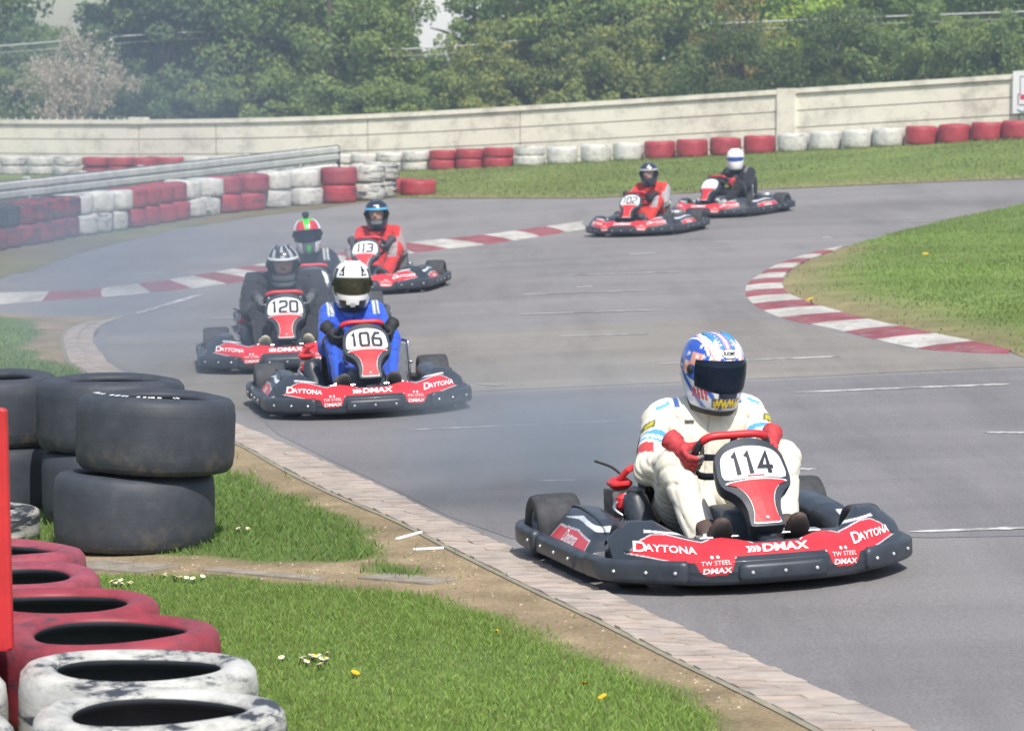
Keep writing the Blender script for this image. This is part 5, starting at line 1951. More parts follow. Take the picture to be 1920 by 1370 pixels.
# black slicks stacked on the near verge
G1 = 'black slick tyres stacked on the near verge'
def pos(px, py_top, ztop):
    s = (py_top - HOR) / (CAMH - ztop); Y = FPX / s
    return (px - 960) / s, Y
for (px, py, lv, lab) in ((286, 742, 1, 'black slick tyre, upper one of the stack nearest the track, lettering peeling off its rim'), (247, 742, 0, 'black slick tyre, lower one of the stack nearest the track, muddy foot'),
                          (206, 706, 1, 'black slick tyre, upper one of the middle stack, partly behind the front stack'), (215, 706, 0, 'black slick tyre, lower one of the middle stack'),
                          (-30, 690, 1, 'black slick tyre with flaking white marks, upper one of the stack cut by the frame'), (-25, 690, 0, 'black slick tyre, lower one of the stack cut by the frame')):
    x, y = pos(px, py, .681 - .07)
    o = tyre('tyre_black', .353, .335, x, y, float(terrain(x, y)) + .012 + .336 * lv, lab, G1, 1.0)
    if lv == 1 and px == 286:
        o.rotation_euler = (rad(1.5), rad(2.0), 1.0)
        # peeled white lettering round the sidewall
        b = MB(); rnd = random.Random(3)
        a = -2.75
        while a < -1.1:
            da = rnd.uniform(.02, .07)
            if rnd.random() < .8:
                r0, r1 = .262 + rnd.uniform(0, .01), .30 - rnd.uniform(0, .012)
                q = []
                for aa in (a, a + da): q.append(aa)
                b.add([(r0 * math.cos(q[0]), r0 * math.sin(q[0]), .345), (r0 * math.cos(q[1]), r0 * math.sin(q[1]), .345), (r1 * math.cos(q[1]), r1 * math.sin(q[1]), .342), (r1 * math.cos(q[0]), r1 * math.sin(q[0]), .342)], [(0, 1, 2, 3)])
            a += da + rnd.uniform(.005, .05)
        lt = b.build('rim_lettering', M['white_ink'], o); lt.rotation_euler = (0, 0, -1.0)
# a muddy and a white one further left
p = at(15, 962); tyre('tyre_brown', .20, .22, p.x - .30, p.y + .2, p.z + .012, 'muddy brown tyre beside the black stacks at the frame edge', 'odd tyres by the black stacks')
p = at(30, 1030); tyre('tyre_white_worn', .28, .15, p.x - .20, p.y + .22, p.z + .012, 'flaking white tyre behind the row of red ones', 'odd tyres by the black stacks')
# red and white row leading to the camera
G2 = 'row of red and white tyres in the near corner'
row = [('tyre_red_worn', -1.90, 11.86, 'faded red tyre at the far end of the near row'), ('tyre_red_worn', -1.76, 11.18, 'faded red tyre, second from the far end of the near row'), ('tyre_red_dull', -1.50, 10.54, 'red tyre third from the far end of the near row'),
       ('tyre_red_dull', -1.235, 9.90, 'red tyre next to the white ones in the near row, its dark hole showing'), ('tyre_white_worn', -1.075, 9.22, 'flaking white tyre right in front of the red ones'), ('tyre_white_worn', -.94, 8.54, 'flaking white tyre, second white one from the red ones, lying nearest the grass'),
       ('tyre_white_worn', -.93, 7.86, 'flaking white tyre, nearest of all, at the bottom edge'),
       ('tyre_white_worn', -1.775, 9.15, 'flaking white tyre cut by the frame, in front of the marker board'), ('tyre_white_worn', -1.64, 8.47, 'flaking white tyre in the bottom corner'), ('tyre_red_worn', -1.94, 9.89, 'faded red tyre behind the marker board')]
for i, (kd, x, y, lab) in enumerate(row):
    x, y = x * 1.03 + .025, y * 1.03
    tyre(kd, .345, .325, x, y, float(terrain(x, y)) + .012, lab, G2, 1.0, .68)
# red marker board
b = MB(); b.box((-.55, -.02, .33), (0, .02, 1.06), bev=.008); b.box((-.50, -.015, 0), (-.46, .015, .335)); b.box((-.30, -.015, 0), (-.26, .015, .335))
mk = b.build('marker_board', M['board_red']); mk.location = (-1.495, 9.85, -.06); mk.rotation_euler = (0, rad(-.8), 0)
tag(mk, 'tall red marker board standing among the near tyres at the frame edge', 'marker board')

# single and doubled row in front of the wall
G3 = 'red and white tyres in front of the concrete wall'
spec = [(1908, 'R', 1), (1851, 'R', 1), (1788, 'R', 1), (1726, 'R', 1), (1665, 'W', 1), (1607, 'W', 1), (1547, 'W', 1), (1487, 'Ws', 1), (1423, 'R', 1), (1359, 'Rs', 1), (1297, 'R', 1), (1237, 'R', 1),
        (1178, 'W', 1), (1117, 'W', 1), (1054, 'W', 1), (993, 'W', 2), (935, 'R', 2), (883, 'R', 2), (833, 'R', 2), (783, 'W', 2), (734, 'W', 2), (686, 'W', 2), (645, 'W', 2),
        (598, 'W', 2), (552, 'W', 2), (508, 'W', 2), (462, 'W', 2), (418, 'W', 2), (372, 'W', 2), (322, 'R', 2), (276, 'R', 2), (230, 'R', 2), (182, 'R', 2), (128, 'Ws', 2), (78, 'W', 2), (28, 'Ws', 2)]
cnt = {}
KM = {'R': 'tyre_red', 'W': 'tyre_white', 'Ws': 'tyre_white_scuffed', 'Rs': 'tyre_red_scuffed'}
prev = None; blk = []
for px, c, n in spec:                               # name the blocks of one colour
    if c[0] != prev: blk.append([]); prev = c[0]
    blk[-1].append((px, c, n))
BN = ['the sign', 'the white block nearest the sign', None]
names = ['red block below the sign', 'white block below the wall post', 'red block behind the white helmet', 'white block above kart 102', 'doubled red block', 'doubled white block', 'red block over the guardrail', 'white block at the frame edge']
for bi, q in enumerate(blk):
    for j, (px, c, n) in enumerate(q):
        x = None
        Y = 66.0
        for _ in range(6):
            X = (px - 960) / FPX * Y; Y = float(yline(X)) - 1.05
        R = .305
        zg = float(terrain(X, Y)) + .012
        w = 'red' if c[0] == 'R' else 'white'
        sc = ', scuffed' if c.endswith('s') else ''
        for lv in range(n):
            hh = .345 if n == 1 else .195
            lvn = '' if n == 1 else (', upper' if lv else ', lower')
            tyre(KM[c], R, hh, X, Y + random.uniform(-.03, .03), zg + lv * (hh + .003), '%s wall tyre%s%s, %s in the %s' % (w, sc, lvn, ORD[j], names[bi]), G3, 1.5)

# double-height barrier on the inside of the far track
G4 = 'red and white tyres of the two-high barrier'
path = along([(-140, 492), (0, 470), (130, 447), (235, 431), (335, 414), (405, 404), (480, 396), (560, 388), (620, 384), (690, 378), (728, 372)], .615)
def px_of(p):
    f = Vector((0, math.cos(PITCH), -math.sin(PITCH))); u = Vector((0, math.sin(PITCH), math.cos(PITCH)))
    d = p - Vector((0, 0, CAMH)); k = d.dot(f)
    return 960 + FPX * d.x / k, 685 - FPX * d.dot(u) / k
blocks = [(-400, 130, 'R'), (130, 235, 'W'), (235, 335, 'R'), (335, 405, 'W'), (405, 480, 'R'), (480, 592, 'W'), (592, 604, 'W'), (604, 686, 'R'), (686, 900, 'W')]
bn = {0: 'nearest red block of the barrier', 1: 'nearest white block of the barrier', 2: 'broad faded red block of the barrier', 3: 'short middle white block of the barrier', 4: 'middle red block of the barrier', 5: 'long white block of the barrier', 6: 'black gap of the barrier', 7: 'red block by the guardrail end', 8: 'white end of the barrier'}
cc = {}
for p in path:
    # tyre centres sit one radius behind the foot line
    q = p + Vector((-.12, .27, 0)); x = px_of(p)[0]
    bi = [i for i, r in enumerate(blocks) if r[0] <= x < r[1]]
    if not bi or x < -60: continue
    bi = bi[0]; kd = blocks[bi][2]
    j = cc[bi] = cc.get(bi, 0) + 1
    zg = float(terrain(q.x, q.y)) + .012
    for lv in (0, 1):
        m_ = {'R': ('tyre_red_scuffed', 'tyre_red_worn')[lv], 'W': ('tyre_white_scuffed', 'tyre_white')[lv], 'K': 'tyre_black'}[kd]
        if bi == 8: m_ = 'tyre_white_worn'
        if bi == 0: m_ = 'tyre_red_dark'
        if bi == 0 and j <= 3 and lv == 1: m_ = 'tyre_black'
        w = {'tyre_r': 'red', 'tyre_w': 'white', 'tyre_b': 'black'}[m_[:6]]
        tyre(m_, .305, .292, q.x + random.uniform(-.05, .05), q.y + random.uniform(-.05, .05), zg + lv * .295, '%s tyre, %s layer, %s along the %s' % (w, 'upper' if lv else 'lower', ORD[j - 1], bn[bi]), G4, 2.0)
for px, lab in ((752, 'red tyre lying alone on the grass just past the barrier end'), (783, 'red tyre lying on the grass, outermost past the barrier end')):
    p = at(px, 368); tyre('tyre_red', .30, .26, p.x, p.y + .3 + (0.5 if px < 770 else 0), p.z + .012, lab, 'loose red tyres past the barrier', 2)

# ------------------------------------------------------------------ guardrail behind the barrier
gr = thing('guardrail', 'dented two-beam steel guardrail running behind the tyre barrier', 'guardrail', (0, 0, 0))
gp = along([(-160, 455), (0, 432), (160, 410), (330, 388), (480, 367), (632, 347)], .5)
WAVE = [(.02, 0), (.0, .02), (.040, .05), (.042, .125), (.015, .145), (.015, .165), (.042, .185), (.040, .26), (.0, .29), (.02, .31)]
for lv, (z0, mt) in enumerate(((.10, 'white_steel'), (.44, 'galv'))):
    rings = []
    for i, p in enumerate(gp):
        a = gp[max(0, i - 1)]; c = gp[min(len(gp) - 1, i + 1)]; t = (c - a).normalized(); nn = Vector((t.y, -t.x, 0))
        sec_ = i // 6; rs = random.Random(sec_ * 7 + lv); rs2 = random.Random(sec_ * 7 + 7 + lv); fr = (i % 6) / 6
        dent = rs.uniform(-.03, .03) * (1 - fr) + rs2.uniform(-.03, .03) * fr + (.012 if i % 6 == 0 else 0) + (.04 if (i * 7 + lv * 3) % 11 == 0 else 0)
        wob = random.Random(sec_ * 3 + lv).uniform(-.015, .015) * (1 - fr) + random.Random(sec_ * 3 + 3 + lv).uniform(-.015, .015) * fr
        rings.append([(p.x + nn.x * (o_ + dent), p.y + nn.y * (o_ + dent), p.z + z0 + z + wob) for o_, z in WAVE])
    b = MB(); b.rings(rings, caps=False, closed=False)
    rings2 = [[(x + .004, y + .004, z) for x, y, z in r] for r in rings]; b.rings(rings2, caps=False, closed=False)
    o = b.build('rail_beam', M[mt], gr, smooth=False)
for i in range(0, len(gp), 4):
    p = gp[i]
    b = MB(); b.box((p.x - .06, p.y + .03, p.z - .1), (p.x + .06, p.y + .13, p.z + .76), bev=.01); b.build('rail_post', M['galv'], gr)
p = gp[-1]
b = MB(); b.box((p.x - .02, p.y - .06, p.z + .12), (p.x + .06, p.y + .03, p.z + .72), bev=.01); b.build('end_plate', M['matt_black'], gr)

# ------------------------------------------------------------------ concrete wall
wl = thing('concrete_wall', 'cream concrete panel wall rising along the back of the circuit', 'wall')
def wx(px):
    Y = 66.0
    for _ in range(8): X = (px - 960) / FPX * Y; Y = float(yline(X))
    return X
def wtop(X): return float(0.20 + 0.135 * softplus((X + 4.5) / 2)) + 1.20
bays = [wx(q) for q in (-420, -90, 262, 406, 690, 975, 1475, 1908, 2300, 2700)]
wd = Vector((1, -.6, 0)).normalized(); wn = Vector((-.6, -1, 0)).normalized()
def WP(X, off, z):
    return (X + wn.x * off, float(yline(X)) + wn.y * off, z)
for i in range(len(bays) - 1):
    x0, x1 = bays[i], bays[i + 1]
    b = MB()
    n = 8
    def slab(off0, off1, ztop0, ztop1, mi, xa, xb):
        v = []
        for q in range(n + 1):
            X = xa + (xb - xa) * q / n; T = wtop(X)
            v += [WP(X, off1, T - ztop1), WP(X, off1, T - ztop0), WP(X, off0, T - ztop0), WP(X, off0, T - ztop1)]
        f = []
        for q in range(n):
            a = q * 4; c = a + 4
            f += [(a, c, c + 1, a + 1), (a + 1, c + 1, c + 2, a + 2), (a + 2, c + 2, c + 3, a + 3), (a + 3, c + 3, c, a)]
        f += [(0, 1, 2, 3), (n * 4 + 3, n * 4 + 2, n * 4 + 1, n * 4)]
        b.add(v, f, mi)
    slab(-.10, -.025, .06, 1.5, 1, x0, x1)
    for r in range(4):
        slab(-.02, random.uniform(-.002, .006), .112 + r * .325, .112 + r * .325 + .306, 0, x0 + .012, x1 - .012)
    b.build('wall_panel', [M['concrete'], M['concrete_dark']], wl)
    b = MB()
    slab(-.13, .05, 0, .095, 0, x0 + .006, x1 - .006)
    b.build('coping', M['concrete'], wl)
def wpost(px, w, up):
    X = wx(px); b = MB(); h = w / 2; T = wtop(X)
    v = []
    for q in (-h, h): v += [WP(X + q, .075, T - 1.5), WP(X + q, .075, T + up), WP(X + q, -.14, T + up), WP(X + q, -.14, T - 1.5)]
    b.add(v, [(0, 4, 5, 1), (1, 5, 6, 2), (2, 6, 7, 3), (3, 7, 4, 0), (0, 1, 2, 3), (7, 6, 5, 4)]); b.build('wall_post', M['concrete'], wl)
wpost(1475, .33, .012);
X = wx(260); b = MB(); T = wtop(X); v = []
for q in (-.18, .18): v += [WP(X + q, .06, T - .10), WP(X + q, .06, T + .05), WP(X + q, -.14, T + .05), WP(X + q, -.14, T - .10)]
b.add(v, [(0, 4, 5, 1), (1, 5, 6, 2), (2, 6, 7, 3), (3, 7, 4, 0), (0, 1, 2, 3), (7, 6, 5, 4)]); b.build('coping_block', M['concrete'], wl)
wpost(-420, .33, .02); wpost(2300, .33, .02)
b = MB()
for q in range(46):
    X = wx(-420) + (wx(250) - wx(-420)) * q / 45; T = wtop(X) + .0
    c = Vector(WP(X, -.03, T))
    b.add([c + Vector((-.02, 0, 0)), c + Vector((.02, 0, 0)), c + Vector((0, 0, .07)), c + Vector((0, .03, 0))], [(0, 1, 2), (1, 3, 2), (3, 0, 2)])
b.build('spike_strip', M['galv'], wl)
# advertising board on the wall, mostly outside the picture
sb = thing('sign_board', 'white advertising board with dark outline fixed on the wall above the last red tyres', 'sign')
def SP(u, z, d):
    X0 = wx(1900); P = Vector((X0, float(yline(X0)), 0)) + wd * u + wn * (.085 + d); P.z = wtop(X0) + .05 + z + .055 * u
    return P
b = MB()
def plate(u0, u1, z0, z1, d0, d1):
    v = [SP(u, z, d) for d in (d0, d1) for u, z in ((u0, z0), (u1, z0), (u1, z1), (u0, z1))]
    b.add(v, [(4, 5, 6, 7), (0, 1, 5, 4), (1, 2, 6, 5), (2, 3, 7, 6), (3, 0, 4, 7)])
plate(0, 2.0, -.78, 0, 0, .025); b.build('board', M['sign_white'], sb)
b = MB()
for u0, u1, z0, z1 in ((.14, 1.86, -.115, -.10), (.14, .155, -.42, -.115), (1.845, 1.86, -.42, -.115), (.10, .12, -.62, -.42), (.12, .16, -.435, -.42), (.12, .42, -.64, -.62)): plate(u0, u1, z0, z1, .026, .028)
b.build('outline', M['sign_dark'], sb)
b = MB(); plate(.15, .60, -.53, -.44, .026, .028); b.build('red_mark', M['sign_red'], sb)
b = MB(); b.tube(catmull([SP(.10, -.70, .03), SP(.16, -.74, .03), (SP(.22, -.75, .03)), SP(.3, -.70, .03)], 5), .012, n=6); b.build('flourish', M['sign_teal'], sb)

# ------------------------------------------------------------------ trees behind the wall
def tube_tree(b, base, h, r, rng, lean=.1, limbs=6, up=.35):
    top = Vector(base) + Vector((rng.uniform(-lean, lean) * h, rng.uniform(-lean, lean) * h, h))
    mid_ = Vector(base).lerp(top, .5) + Vector((rng.uniform(-.1, .1), rng.uniform(-.1, .1), 0)) * h * .5
    P = catmull([Vector(base), mid_, top], 5)
    b.tube(P, [r * (1 - .8 * i / (len(P) - 1)) for i in range(len(P))], n=8)
    ends = []
    for k in range(limbs):
        t = rng.uniform(up, .95); s = P[min(len(P) - 1, int(t * (len(P) - 1)))]
        a = rng.uniform(0, 6.28); L = h * rng.uniform(.25, .45)
        e = s + Vector((math.cos(a) * L * .8, math.sin(a) * L * .8, L * rng.uniform(.2, .7)))
        q = catmull([s, s.lerp(e, .5) + Vector((0, 0, L * .1)), e], 4)
        b.tube(q, [r * .45 * (1 - .8 * i / (len(q) - 1)) for i in range(len(q))], n=6)
        ends.append(e)
    return ends


def make_tree(name, label, px, Y, h, w, base_c, light_c, leaves, leaf, seed, z_low=.0, density=1.0, group='trees behind the concrete wall', clumps=95, ragged=.25):
    rng = random.Random(seed); nr = np.random.default_rng(seed)
    X = (px - 960) / FPX * Y; z = float(terrain(X, min(Y, 90)))
    root = thing(name, label, 'shrub' if 'shrub' in name else 'tree', (X, Y, z), 0, group)
    b = MB(); tube_tree(b, (0, 0, -.1), h * .8, .05 + h * .018, rng, limbs=9, up=.12)
    b.build('trunk', M['bark'], root, smooth=True)
    # clump centres fill an uneven crown volume
    cs, rs = [], []
    while len(cs) < clumps:
        u = nr.normal(size=3); u /= np.linalg.norm(u); rr = nr.uniform(.35, 1.0) ** .6
        k = 1 + ragged * math.sin(3 * math.atan2(u[1], u[0]) + seed) + ragged * .6 * math.sin(5 * u[2] + seed * 2)
        c = np.array([u[0] * w / 2 * rr * k, u[1] * w / 2 * .8 * rr * k, z_low + (h - z_low) * (.5 + .5 * u[2] * rr * k)])
        if c[2] < .15: continue
        cs.append(c); rs.append(nr.uniform(.5, 1.15) * .125 * (w + h) / 2)
    cs = np.array(cs); rs = np.array(rs)
    n = int(leaves * 2.3)
    ci = nr.integers(0, clumps, n)
    u = nr.normal(size=(n, 3)); u /= np.linalg.norm(u, axis=1)[:, None]
    r = nr.uniform(.25, 1.0, n) ** .5
    p = cs[ci] + u * (rs[ci] * r)[:, None] * np.array([1.1, 1.1, .75])
    p += .07 * np.stack([wnoise(p, 5, q) for q in (1, 4, 8)], -1)
    ok = p[:, 2] > .02; p = p[ok]; u = u[ok]; ci = ci[ok]; r = r[ok]; n = len(p)
    nrm = u * .7 + nr.normal(size=(n, 3)) * .6 + np.array([0, -.1, .35]); nrm /= np.linalg.norm(nrm, axis=1)[:, None]
    t = np.cross(nrm, nr.normal(size=(n, 3))); t /= np.linalg.norm(t, axis=1)[:, None]; bt = np.cross(nrm, t)
    s = .82 * leaf * nr.uniform(.6, 1.35, n)[:, None]
    V = np.stack([p - t * s * .62, p - bt * s * .34, p + t * s * .62 + nrm * s * .12, p + bt * s * .34], 1)
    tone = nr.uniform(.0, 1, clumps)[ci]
    tt = np.clip(.25 + .55 * tone + .25 * u[:, 2] + nr.normal(size=n) * .15, 0, 1)[:, None]  # upper leaves of a clump lightened, top light put into the colour
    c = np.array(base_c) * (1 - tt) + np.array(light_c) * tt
    c *= (.80 + .20 * r)[:, None]  # painted shade: leaf colour darkens towards the inside of each clump
    yel = nr.uniform(0, 1, n) < .05; c[yel] *= np.array((1.6, 1.2, .8))
    c = np.repeat(c[:, None], 4, 1)
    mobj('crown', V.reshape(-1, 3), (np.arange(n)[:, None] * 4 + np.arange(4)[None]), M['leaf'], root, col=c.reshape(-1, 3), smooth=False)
    return root


DK, MD, LT, YG, BR, OL = (.120, .190, .092), (.165, .25, .098), (.29, .385, .125), (.44, .61, .11), (.48, .33, .19), (.33, .37, .12)
TREES = [
    ('tree', 'dark dense tree at the far frame edge', -45, 84, 6.2, 3.4, DK, MD, 9000, .15, 1, {}),
    ('shrub', 'low pale green shrub beneath the sky gap, behind the bare bush', 135, 87, 3.7, 3.4, MD, LT, 6000, .12, 2, {}),
    ('tree', 'tall dark green tree just past the first sky gap', 325, 83, 7.0, 4.0, DK, MD, 11000, .15, 3, {}),
    ('tree', 'broad dark green tree behind the barrier, left of centre', 455, 85, 7.4, 4.8, DK, LT, 11000, .14, 4, {}),
    ('tree', 'olive green tree with hanging sprays in the middle of the wood', 600, 82, 7.2, 4.6, MD, LT, 11000, .13, 5, {}),
    ('tree', 'olive green tree whose crown borders the second sky gap', 688, 85, 6.0, 2.6, MD, LT, 8000, .13, 6, {}),
    ('shrub', 'shorter mid green shrub below the second sky gap', 815, 88, 2.9, 2.6, MD, LT, 6000, .12, 7, {}),
    ('tree', 'thin-leaved tree to the right of the second sky gap', 908, 90, 5.6, 2.2, MD, LT, 3800, .12, 8, dict(clumps=60)),
    ('tree', 'large dark tree with yellowish tips above the middle of the wall', 1062, 83, 7.6, 4.4, DK, OL, 12000, .14, 9, {}),
    ('tree', 'dark rounded tree behind kart 102', 1170, 82, 6.6, 4.2, DK, LT, 10000, .14, 10, {}),
    ('tree', 'brown budding tree between the green ones', 1325, 86, 7.0, 3.6, BR, OL, 8000, .11, 11, dict(ragged=.15)),
    ('tree', 'bright spring green tree beside the brown one', 1500, 88, 7.4, 4.2, LT, YG, 10000, .14, 12, {}),
    ('tree', 'bright green tree behind the wall post', 1650, 90, 7.6, 4.4, MD, YG, 10000, .14, 13, {}),
    ('tree', 'mixed green tree above the last white tyres', 1790, 86, 7.2, 4.4, MD, YG, 10000, .14, 14, {}),
    ('tree', 'dark green tree above the sign', 1930, 84, 7.0, 4.2, DK, LT, 9000, .14, 15, {}),
    ('shrub', 'rounded light green shrub against the wall below the brown tree', 1395, 78, 2.9, 3.3, MD, (.085, .125, .03), 9000, .085, 16, dict(ragged=.1)),
    ('shrub', 'rounded green shrub against the wall beside the wall post', 1560, 77, 3.0, 3.0, MD, (.08, .12, .03), 8500, .085, 17, dict(ragged=.1)),
    ('shrub', 'green shrub along the wall below the bright trees', 1720, 76, 2.7, 3.0, DK, LT, 7000, .10, 18, {}),
    ('shrub', 'dark green shrub against the wall next to the sign', 1870, 74, 2.6, 2.4, DK, LT, 6000, .10, 19, {}),
    ('shrub', 'olive shrub hanging over the wall in the middle', 1150, 79, 2.5, 3.4, DK, OL, 7000, .11, 20, {}),
    ('shrub', 'dark olive shrub behind the wall above the doubled red tyres', 930, 80, 2.6, 3.0, DK, OL, 7000, .11, 21, {}),
    ('shrub', 'dark green shrub behind the wall over the blue-banded helmet', 700, 80, 2.4, 3.2, DK, LT, 7000, .11, 22, {}),
    ('shrub', 'dark green shrub behind the wall over the long white barrier block', 490, 81, 2.3, 3.2, DK, LT, 7000, .11, 23, {}),
    ('shrub', 'dark green shrub behind the wall just past the bare bush', 270, 82, 2.4, 2.8, DK, MD, 6000, .11, 24, {}),
    ('shrub', 'dark green shrub behind the spiked end of the wall', 40, 82, 2.8, 3.2, DK, LT, 7000, .11, 25, {}),
]
for (nm, lab, px, Y, h, w, bc, lc, nl, lf, sd, kw) in TREES:
    make_tree('tree' if nm == 'tree' else 'shrub', lab, px, Y, h, w, bc, lc, nl, lf, sd, **kw)
# dark thicket further back so that no daylight shows through low down
nr = np.random.default_rng(5)
n = 60000
x = nr.uniform(-22, 22, n); y = nr.uniform(92, 97, n); top = 4.6 + .5 * np.sin(x * .7) + .4 * np.sin(x * 1.9 + 1) - 2.6 * np.exp(-((x + 12.4) / 1.2) ** 2) - 2.4 * np.exp(-((x + 2.2) / .7) ** 2)
z = terrain(x, 90) + nr.uniform(0, 1, n) * top
p = np.stack([x, y, z], -1); t = nr.normal(size=(n, 3)); t /= np.linalg.norm(t, axis=1)[:, None]; q = np.cross(t, nr.normal(size=(n, 3))); q /= np.linalg.norm(q, axis=1)[:, None]
s = .24
V = np.stack([p - t * s * .6, p - q * s * .4, p + t * s * .6, p + q * s * .4], 1)
c = np.array(DK) * nr.uniform(.6, 1.6, (n, 1)); c = np.repeat(c[:, None], 4, 1)
o = mobj('undergrowth', V.reshape(-1, 3), (np.arange(n)[:, None] * 4 + np.arange(4)[None]), M['leaf'], col=c.reshape(-1, 3), smooth=False)
tag(o, 'dark undergrowth at the back of the wood', None, None, 'stuff')
# bare bush
X = (140 - 960) / FPX * 77; root = thing('blossoming_shrub', 'pale twiggy bush with sparse whitish blossom in front of the dark trees', 'shrub', (X, 77, float(terrain(X, 77))))
rng = random.Random(4); b = MB(); tw = MB()
def grow(bb, p, d, L, r, k):
    e = p + d * L
    m_ = p.lerp(e, .5) + Vector((rng.uniform(-1, 1), rng.uniform(-1, 1), rng.uniform(-1, 1))) * L * .1
    (bb if k > 2 else tw).tube([p, m_, e], [r, r * .85, r * .65], n=5)
    if k == 0: return
    for q in range(rng.choice((2, 3, 3))):
        nd = (d + Vector((rng.gauss(0, .5), rng.gauss(0, .5), rng.gauss(.05, .4)))).normalized()
        grow(bb, p.lerp(e, rng.uniform(.55, 1)), nd, L * rng.uniform(.58, .80), r * .68, k - 1)
for q in range(6):
    a = rng.uniform(0, 6.28); grow(b, Vector((rng.uniform(-.3, .3), rng.uniform(-.2, .2), 0)), Vector((math.cos(a) * .35, math.sin(a) * .35, 1)).normalized(), rng.uniform(.95, 1.25), .030, 5)
b.build('trunk', M['pale_twig'], root); tv = np.array(tw.v); tw.build('twigs', M['pale_twig'], root)
nr = np.random.default_rng(8); p = tv[nr.integers(0, len(tv), 3600)] + nr.normal(size=(3600, 3)) * .05; n = len(p)
t = nr.normal(size=(n, 3)); t /= np.linalg.norm(t, axis=1)[:, None]; q = np.cross(t, nr.normal(size=(n, 3))); q /= np.linalg.norm(q, axis=1)[:, None]; s = nr.uniform(.02, .045, (n, 1))
V = np.stack([p - t * s, p - q * s * .7, p + t * s, p + q * s * .7], 1); c = np.repeat((np.array((.62, .56, .53)) * nr.uniform(.7, 1.15, (n, 1)))[:, None], 4, 1)
mobj('blossom', V.reshape(-1, 3), (np.arange(n)[:, None] * 4 + np.arange(4)[None]), M['leaf'], root, col=c.reshape(-1, 3), smooth=False)
root.scale = (1.0, 1.0, 1.18)
# cables: one span dips between two trees, then climbs to the next pole
CAB = [(-500, 112), (-200, 100), (60, 82), (175, 72), (420, 60), (600, 84), (740, 92), (800, 90), (905, 83), (1080, 66), (1240, 50), (1500, 38), (1700, 30), (1920, 22), (2300, 6)]
for (dz, Y, r, lab) in ((0, 82.3, .017, 'thick pale overhead cable running through the trees'), (-.17, 82.5, .007, 'thin overhead wire just under the pale cable')):
    b = MB(); q = [atY(x, y, Y) + Vector((0, 0, dz)) for x, y in CAB]
    b.tube(catmull(q, 5), r, n=6); tag(b.build('overhead_cable', M['cable'], smooth=True), lab, 'cable')

# ------------------------------------------------------------------ smoke
def smoke_mat(name, dens, scale, col, sd):
    m = bpy.data.materials.new(name); m.use_nodes = True
    nt = m.node_tree; N, L = nt.nodes, nt.links; N.clear()
    out = N.new('ShaderNodeOutputMaterial'); vol = N.new('ShaderNodeVolumePrincipled')
    vol.inputs['Color'].default_value = rgba(col); vol.inputs['Anisotropy'].default_value = .25
    tc = N.new('ShaderNodeTexCoord')
    ln = N.new('ShaderNodeVectorMath'); ln.operation = 'LENGTH'; L.new(tc.outputs['Object'], ln.inputs[0])
    mr = N.new('ShaderNodeMapRange'); mr.interpolation_type = 'SMOOTHSTEP'
    mr.inputs['From Min'].default_value = 1.0; mr.inputs['From Max'].default_value = .15; mr.inputs['To Min'].default_value = 0; mr.inputs['To Max'].default_value = 1
    L.new(ln.outputs['Value'], mr.inputs['Value'])
    mp = N.new('ShaderNodeMapping'); mp.inputs['Location'].default_value = (sd * 3.1, sd * 1.7, sd)
    L.new(tc.outputs['Object'], mp.inputs[0])
    nz = N.new('ShaderNodeTexNoise'); nz.inputs['Scale'].default_value = scale; nz.inputs['Detail'].default_value = 3
    L.new(mp.outputs[0], nz.inputs['Vector'])
    r2 = N.new('ShaderNodeMapRange'); r2.inputs['From Min'].default_value = .34; r2.inputs['From Max'].default_value = .68; L.new(nz.outputs['Fac'], r2.inputs['Value'])
    mu = N.new('ShaderNodeMath'); mu.operation = 'MULTIPLY'; L.new(mr.outputs[0], mu.inputs[0]); L.new(r2.outputs[0], mu.inputs[1])
    m2 = N.new('ShaderNodeMath'); m2.operation = 'MULTIPLY'; m2.inputs[1].default_value = dens; L.new(mu.outputs[0], m2.inputs[0])
    L.new(m2.outputs[0], vol.inputs['Density']); L.new(vol.outputs[0], out.inputs['Volume'])
    return m


def smoke(lab, loc, size, dens, scale, sd, col=(.68, .82, 1.0)):
    b = MB(); n, k = 24, 12
    rings = [[(math.sin(math.pi * i / k) * math.cos(2 * math.pi * j / n), math.sin(math.pi * i / k) * math.sin(2 * math.pi * j / n), -math.cos(math.pi * i / k)) for j in range(n)] for i in range(1, k)]
    b.rings(rings)
    o = b.build('smoke', smoke_mat('smoke', dens, scale, col, sd)); o.location = loc; o.scale = size
    o.visible_shadow = True
    return tag(o, lab, None, None, 'stuff')


if SMOKE:
    smoke('thin blue exhaust haze drifting over the barrier and the trees at the frame edge', (-6.0, 40, 2.0), (5.2, 17, 3.4), .030, 1.4, 1)
    smoke('blue exhaust haze around the following karts', (-2.6, 24.0, .75), (2.2, 4.2, 1.0), .32, 1.6, 2)
    smoke('puff of blue exhaust smoke behind the leading kart', (.18, 15.7, .26), (.95, 1.2, .55), 2.2, 1.5, 3, (.76, .88, 1.0))
    smoke('thin blue haze over the black tyre stacks', (-2.4, 17.5, .6), (1.7, 2.2, .9), .2, 1.3, 4)

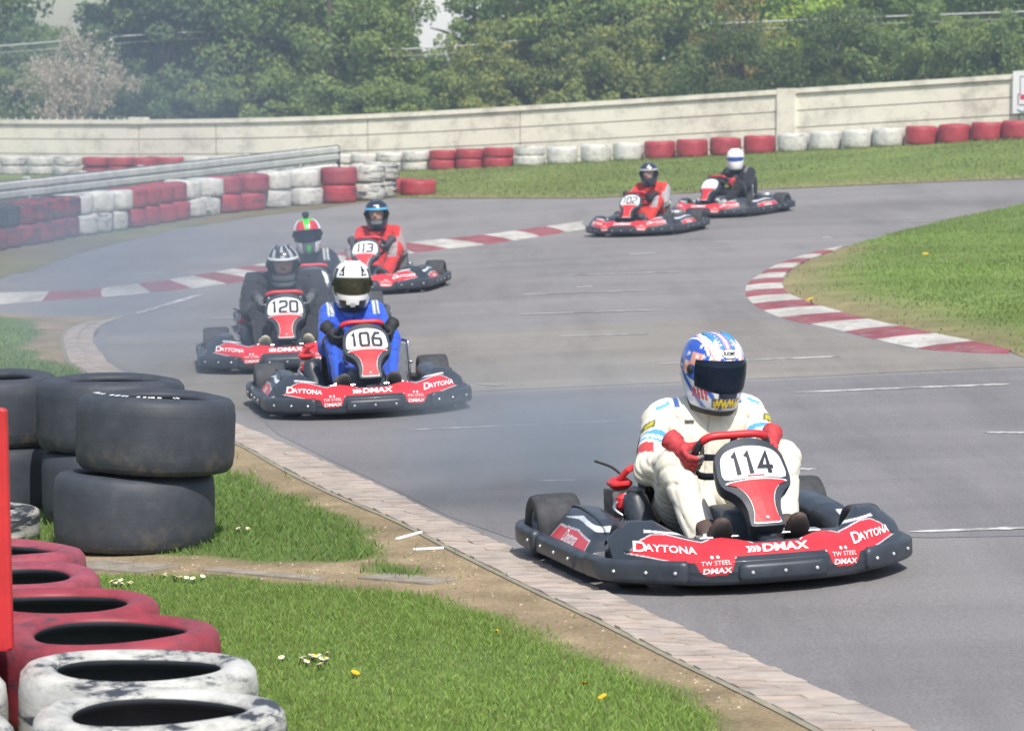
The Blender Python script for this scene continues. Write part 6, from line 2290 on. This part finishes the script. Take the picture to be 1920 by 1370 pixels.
if SMOKE:
    # still air thick with exhaust over the whole far half of the circuit
    m = bpy.data.materials.new('haze'); m.use_nodes = True
    N, L = m.node_tree.nodes, m.node_tree.links; N.clear()
    out = N.new('ShaderNodeOutputMaterial'); vol = N.new('ShaderNodeVolumeScatter'); vol.inputs['Color'].default_value = (.66, .79, .97, 1); vol.inputs['Density'].default_value = .0031; vol.inputs['Anisotropy'].default_value = .2
    L.new(vol.outputs[0], out.inputs['Volume'])
    b = MB(); b.box((-60, 12.0, -1.0), (60, 79, 14)); o = b.build('haze', m)
    tag(o, 'thin exhaust haze hanging over the far half of the circuit', None, None, 'stuff')

# ------------------------------------------------------------------ light, sky, camera
SUN_DIR = Vector((.16, -.60, .80)).normalized()
el = math.asin(SUN_DIR.z); az = math.atan2(SUN_DIR.x, SUN_DIR.y)
w = bpy.data.worlds.new('World'); scene.world = w; w.use_nodes = True
N, L = w.node_tree.nodes, w.node_tree.links
sky = N.new('ShaderNodeTexSky'); sky.sky_type = 'NISHITA'; sky.sun_disc = False
sky.sun_elevation = el; sky.sun_rotation = az; sky.altitude = 50; sky.air_density = 1.0; sky.dust_density = 1.6; sky.ozone_density = 1.2
bg = N['Background']; bg.inputs['Strength'].default_value = .15
# thin white cloud over the blue
tc = N.new('ShaderNodeTexCoord'); mp = N.new('ShaderNodeMapping'); mp.inputs['Scale'].default_value = (1, 1, 3.5); L.new(tc.outputs['Generated'], mp.inputs[0])
nz = N.new('ShaderNodeTexNoise'); nz.inputs['Scale'].default_value = 5; nz.inputs['Detail'].default_value = 6; L.new(mp.outputs[0], nz.inputs['Vector'])
rp = node_ramp(N, L, nz.outputs['Fac'], [(.48, (0, 0, 0)), (.66, (1, 1, 1))])
mu = N.new('ShaderNodeMath'); mu.operation = 'MULTIPLY'; mu.inputs[1].default_value = .6; L.new(rp, mu.inputs[0])
L.new(node_mix(N, L, mu.outputs[0], sky.outputs[0], (7.4, 7.7, 8.1)), bg.inputs['Color'])
sl = bpy.data.lights.new('sun', 'SUN'); sl.energy = 4.9; sl.angle = rad(.53); sl.color = (1.0, .95, .87)
so = bpy.data.objects.new('sun', sl); C.objects.link(so); so.rotation_euler = (-SUN_DIR).to_track_quat('-Z', 'Y').to_euler(); so.location = (0, 0, 30)

cd = bpy.data.cameras.new('camera'); cam = bpy.data.objects.new('camera', cd); C.objects.link(cam)
cam.location = (0, 0, CAMH); cam.rotation_euler = (math.pi / 2 - PITCH, 0, 0)
cd.sensor_fit = 'HORIZONTAL'; cd.sensor_width = 36; cd.lens = FPX / 1920 * 36
cd.clip_start = .1; cd.clip_end = 2000
cd.dof.use_dof = True; cd.dof.focus_distance = 14.2; cd.dof.aperture_fstop = 8.5
scene.camera = cam
scene.view_settings.view_transform = 'Standard'; scene.view_settings.look = 'None'; scene.view_settings.exposure = 0
cy = scene.cycles
cy.use_denoising = True
try: cy.denoiser = 'OPENIMAGEDENOISE'
except Exception: pass
cy.volume_bounces = 0; cy.volume_step_rate = 4.0; cy.volume_max_steps = 64
cy.max_bounces = 6; cy.transparent_max_bounces = 12; cy.caustics_reflective = False; cy.caustics_refractive = False
scene.render.use_persistent_data = False
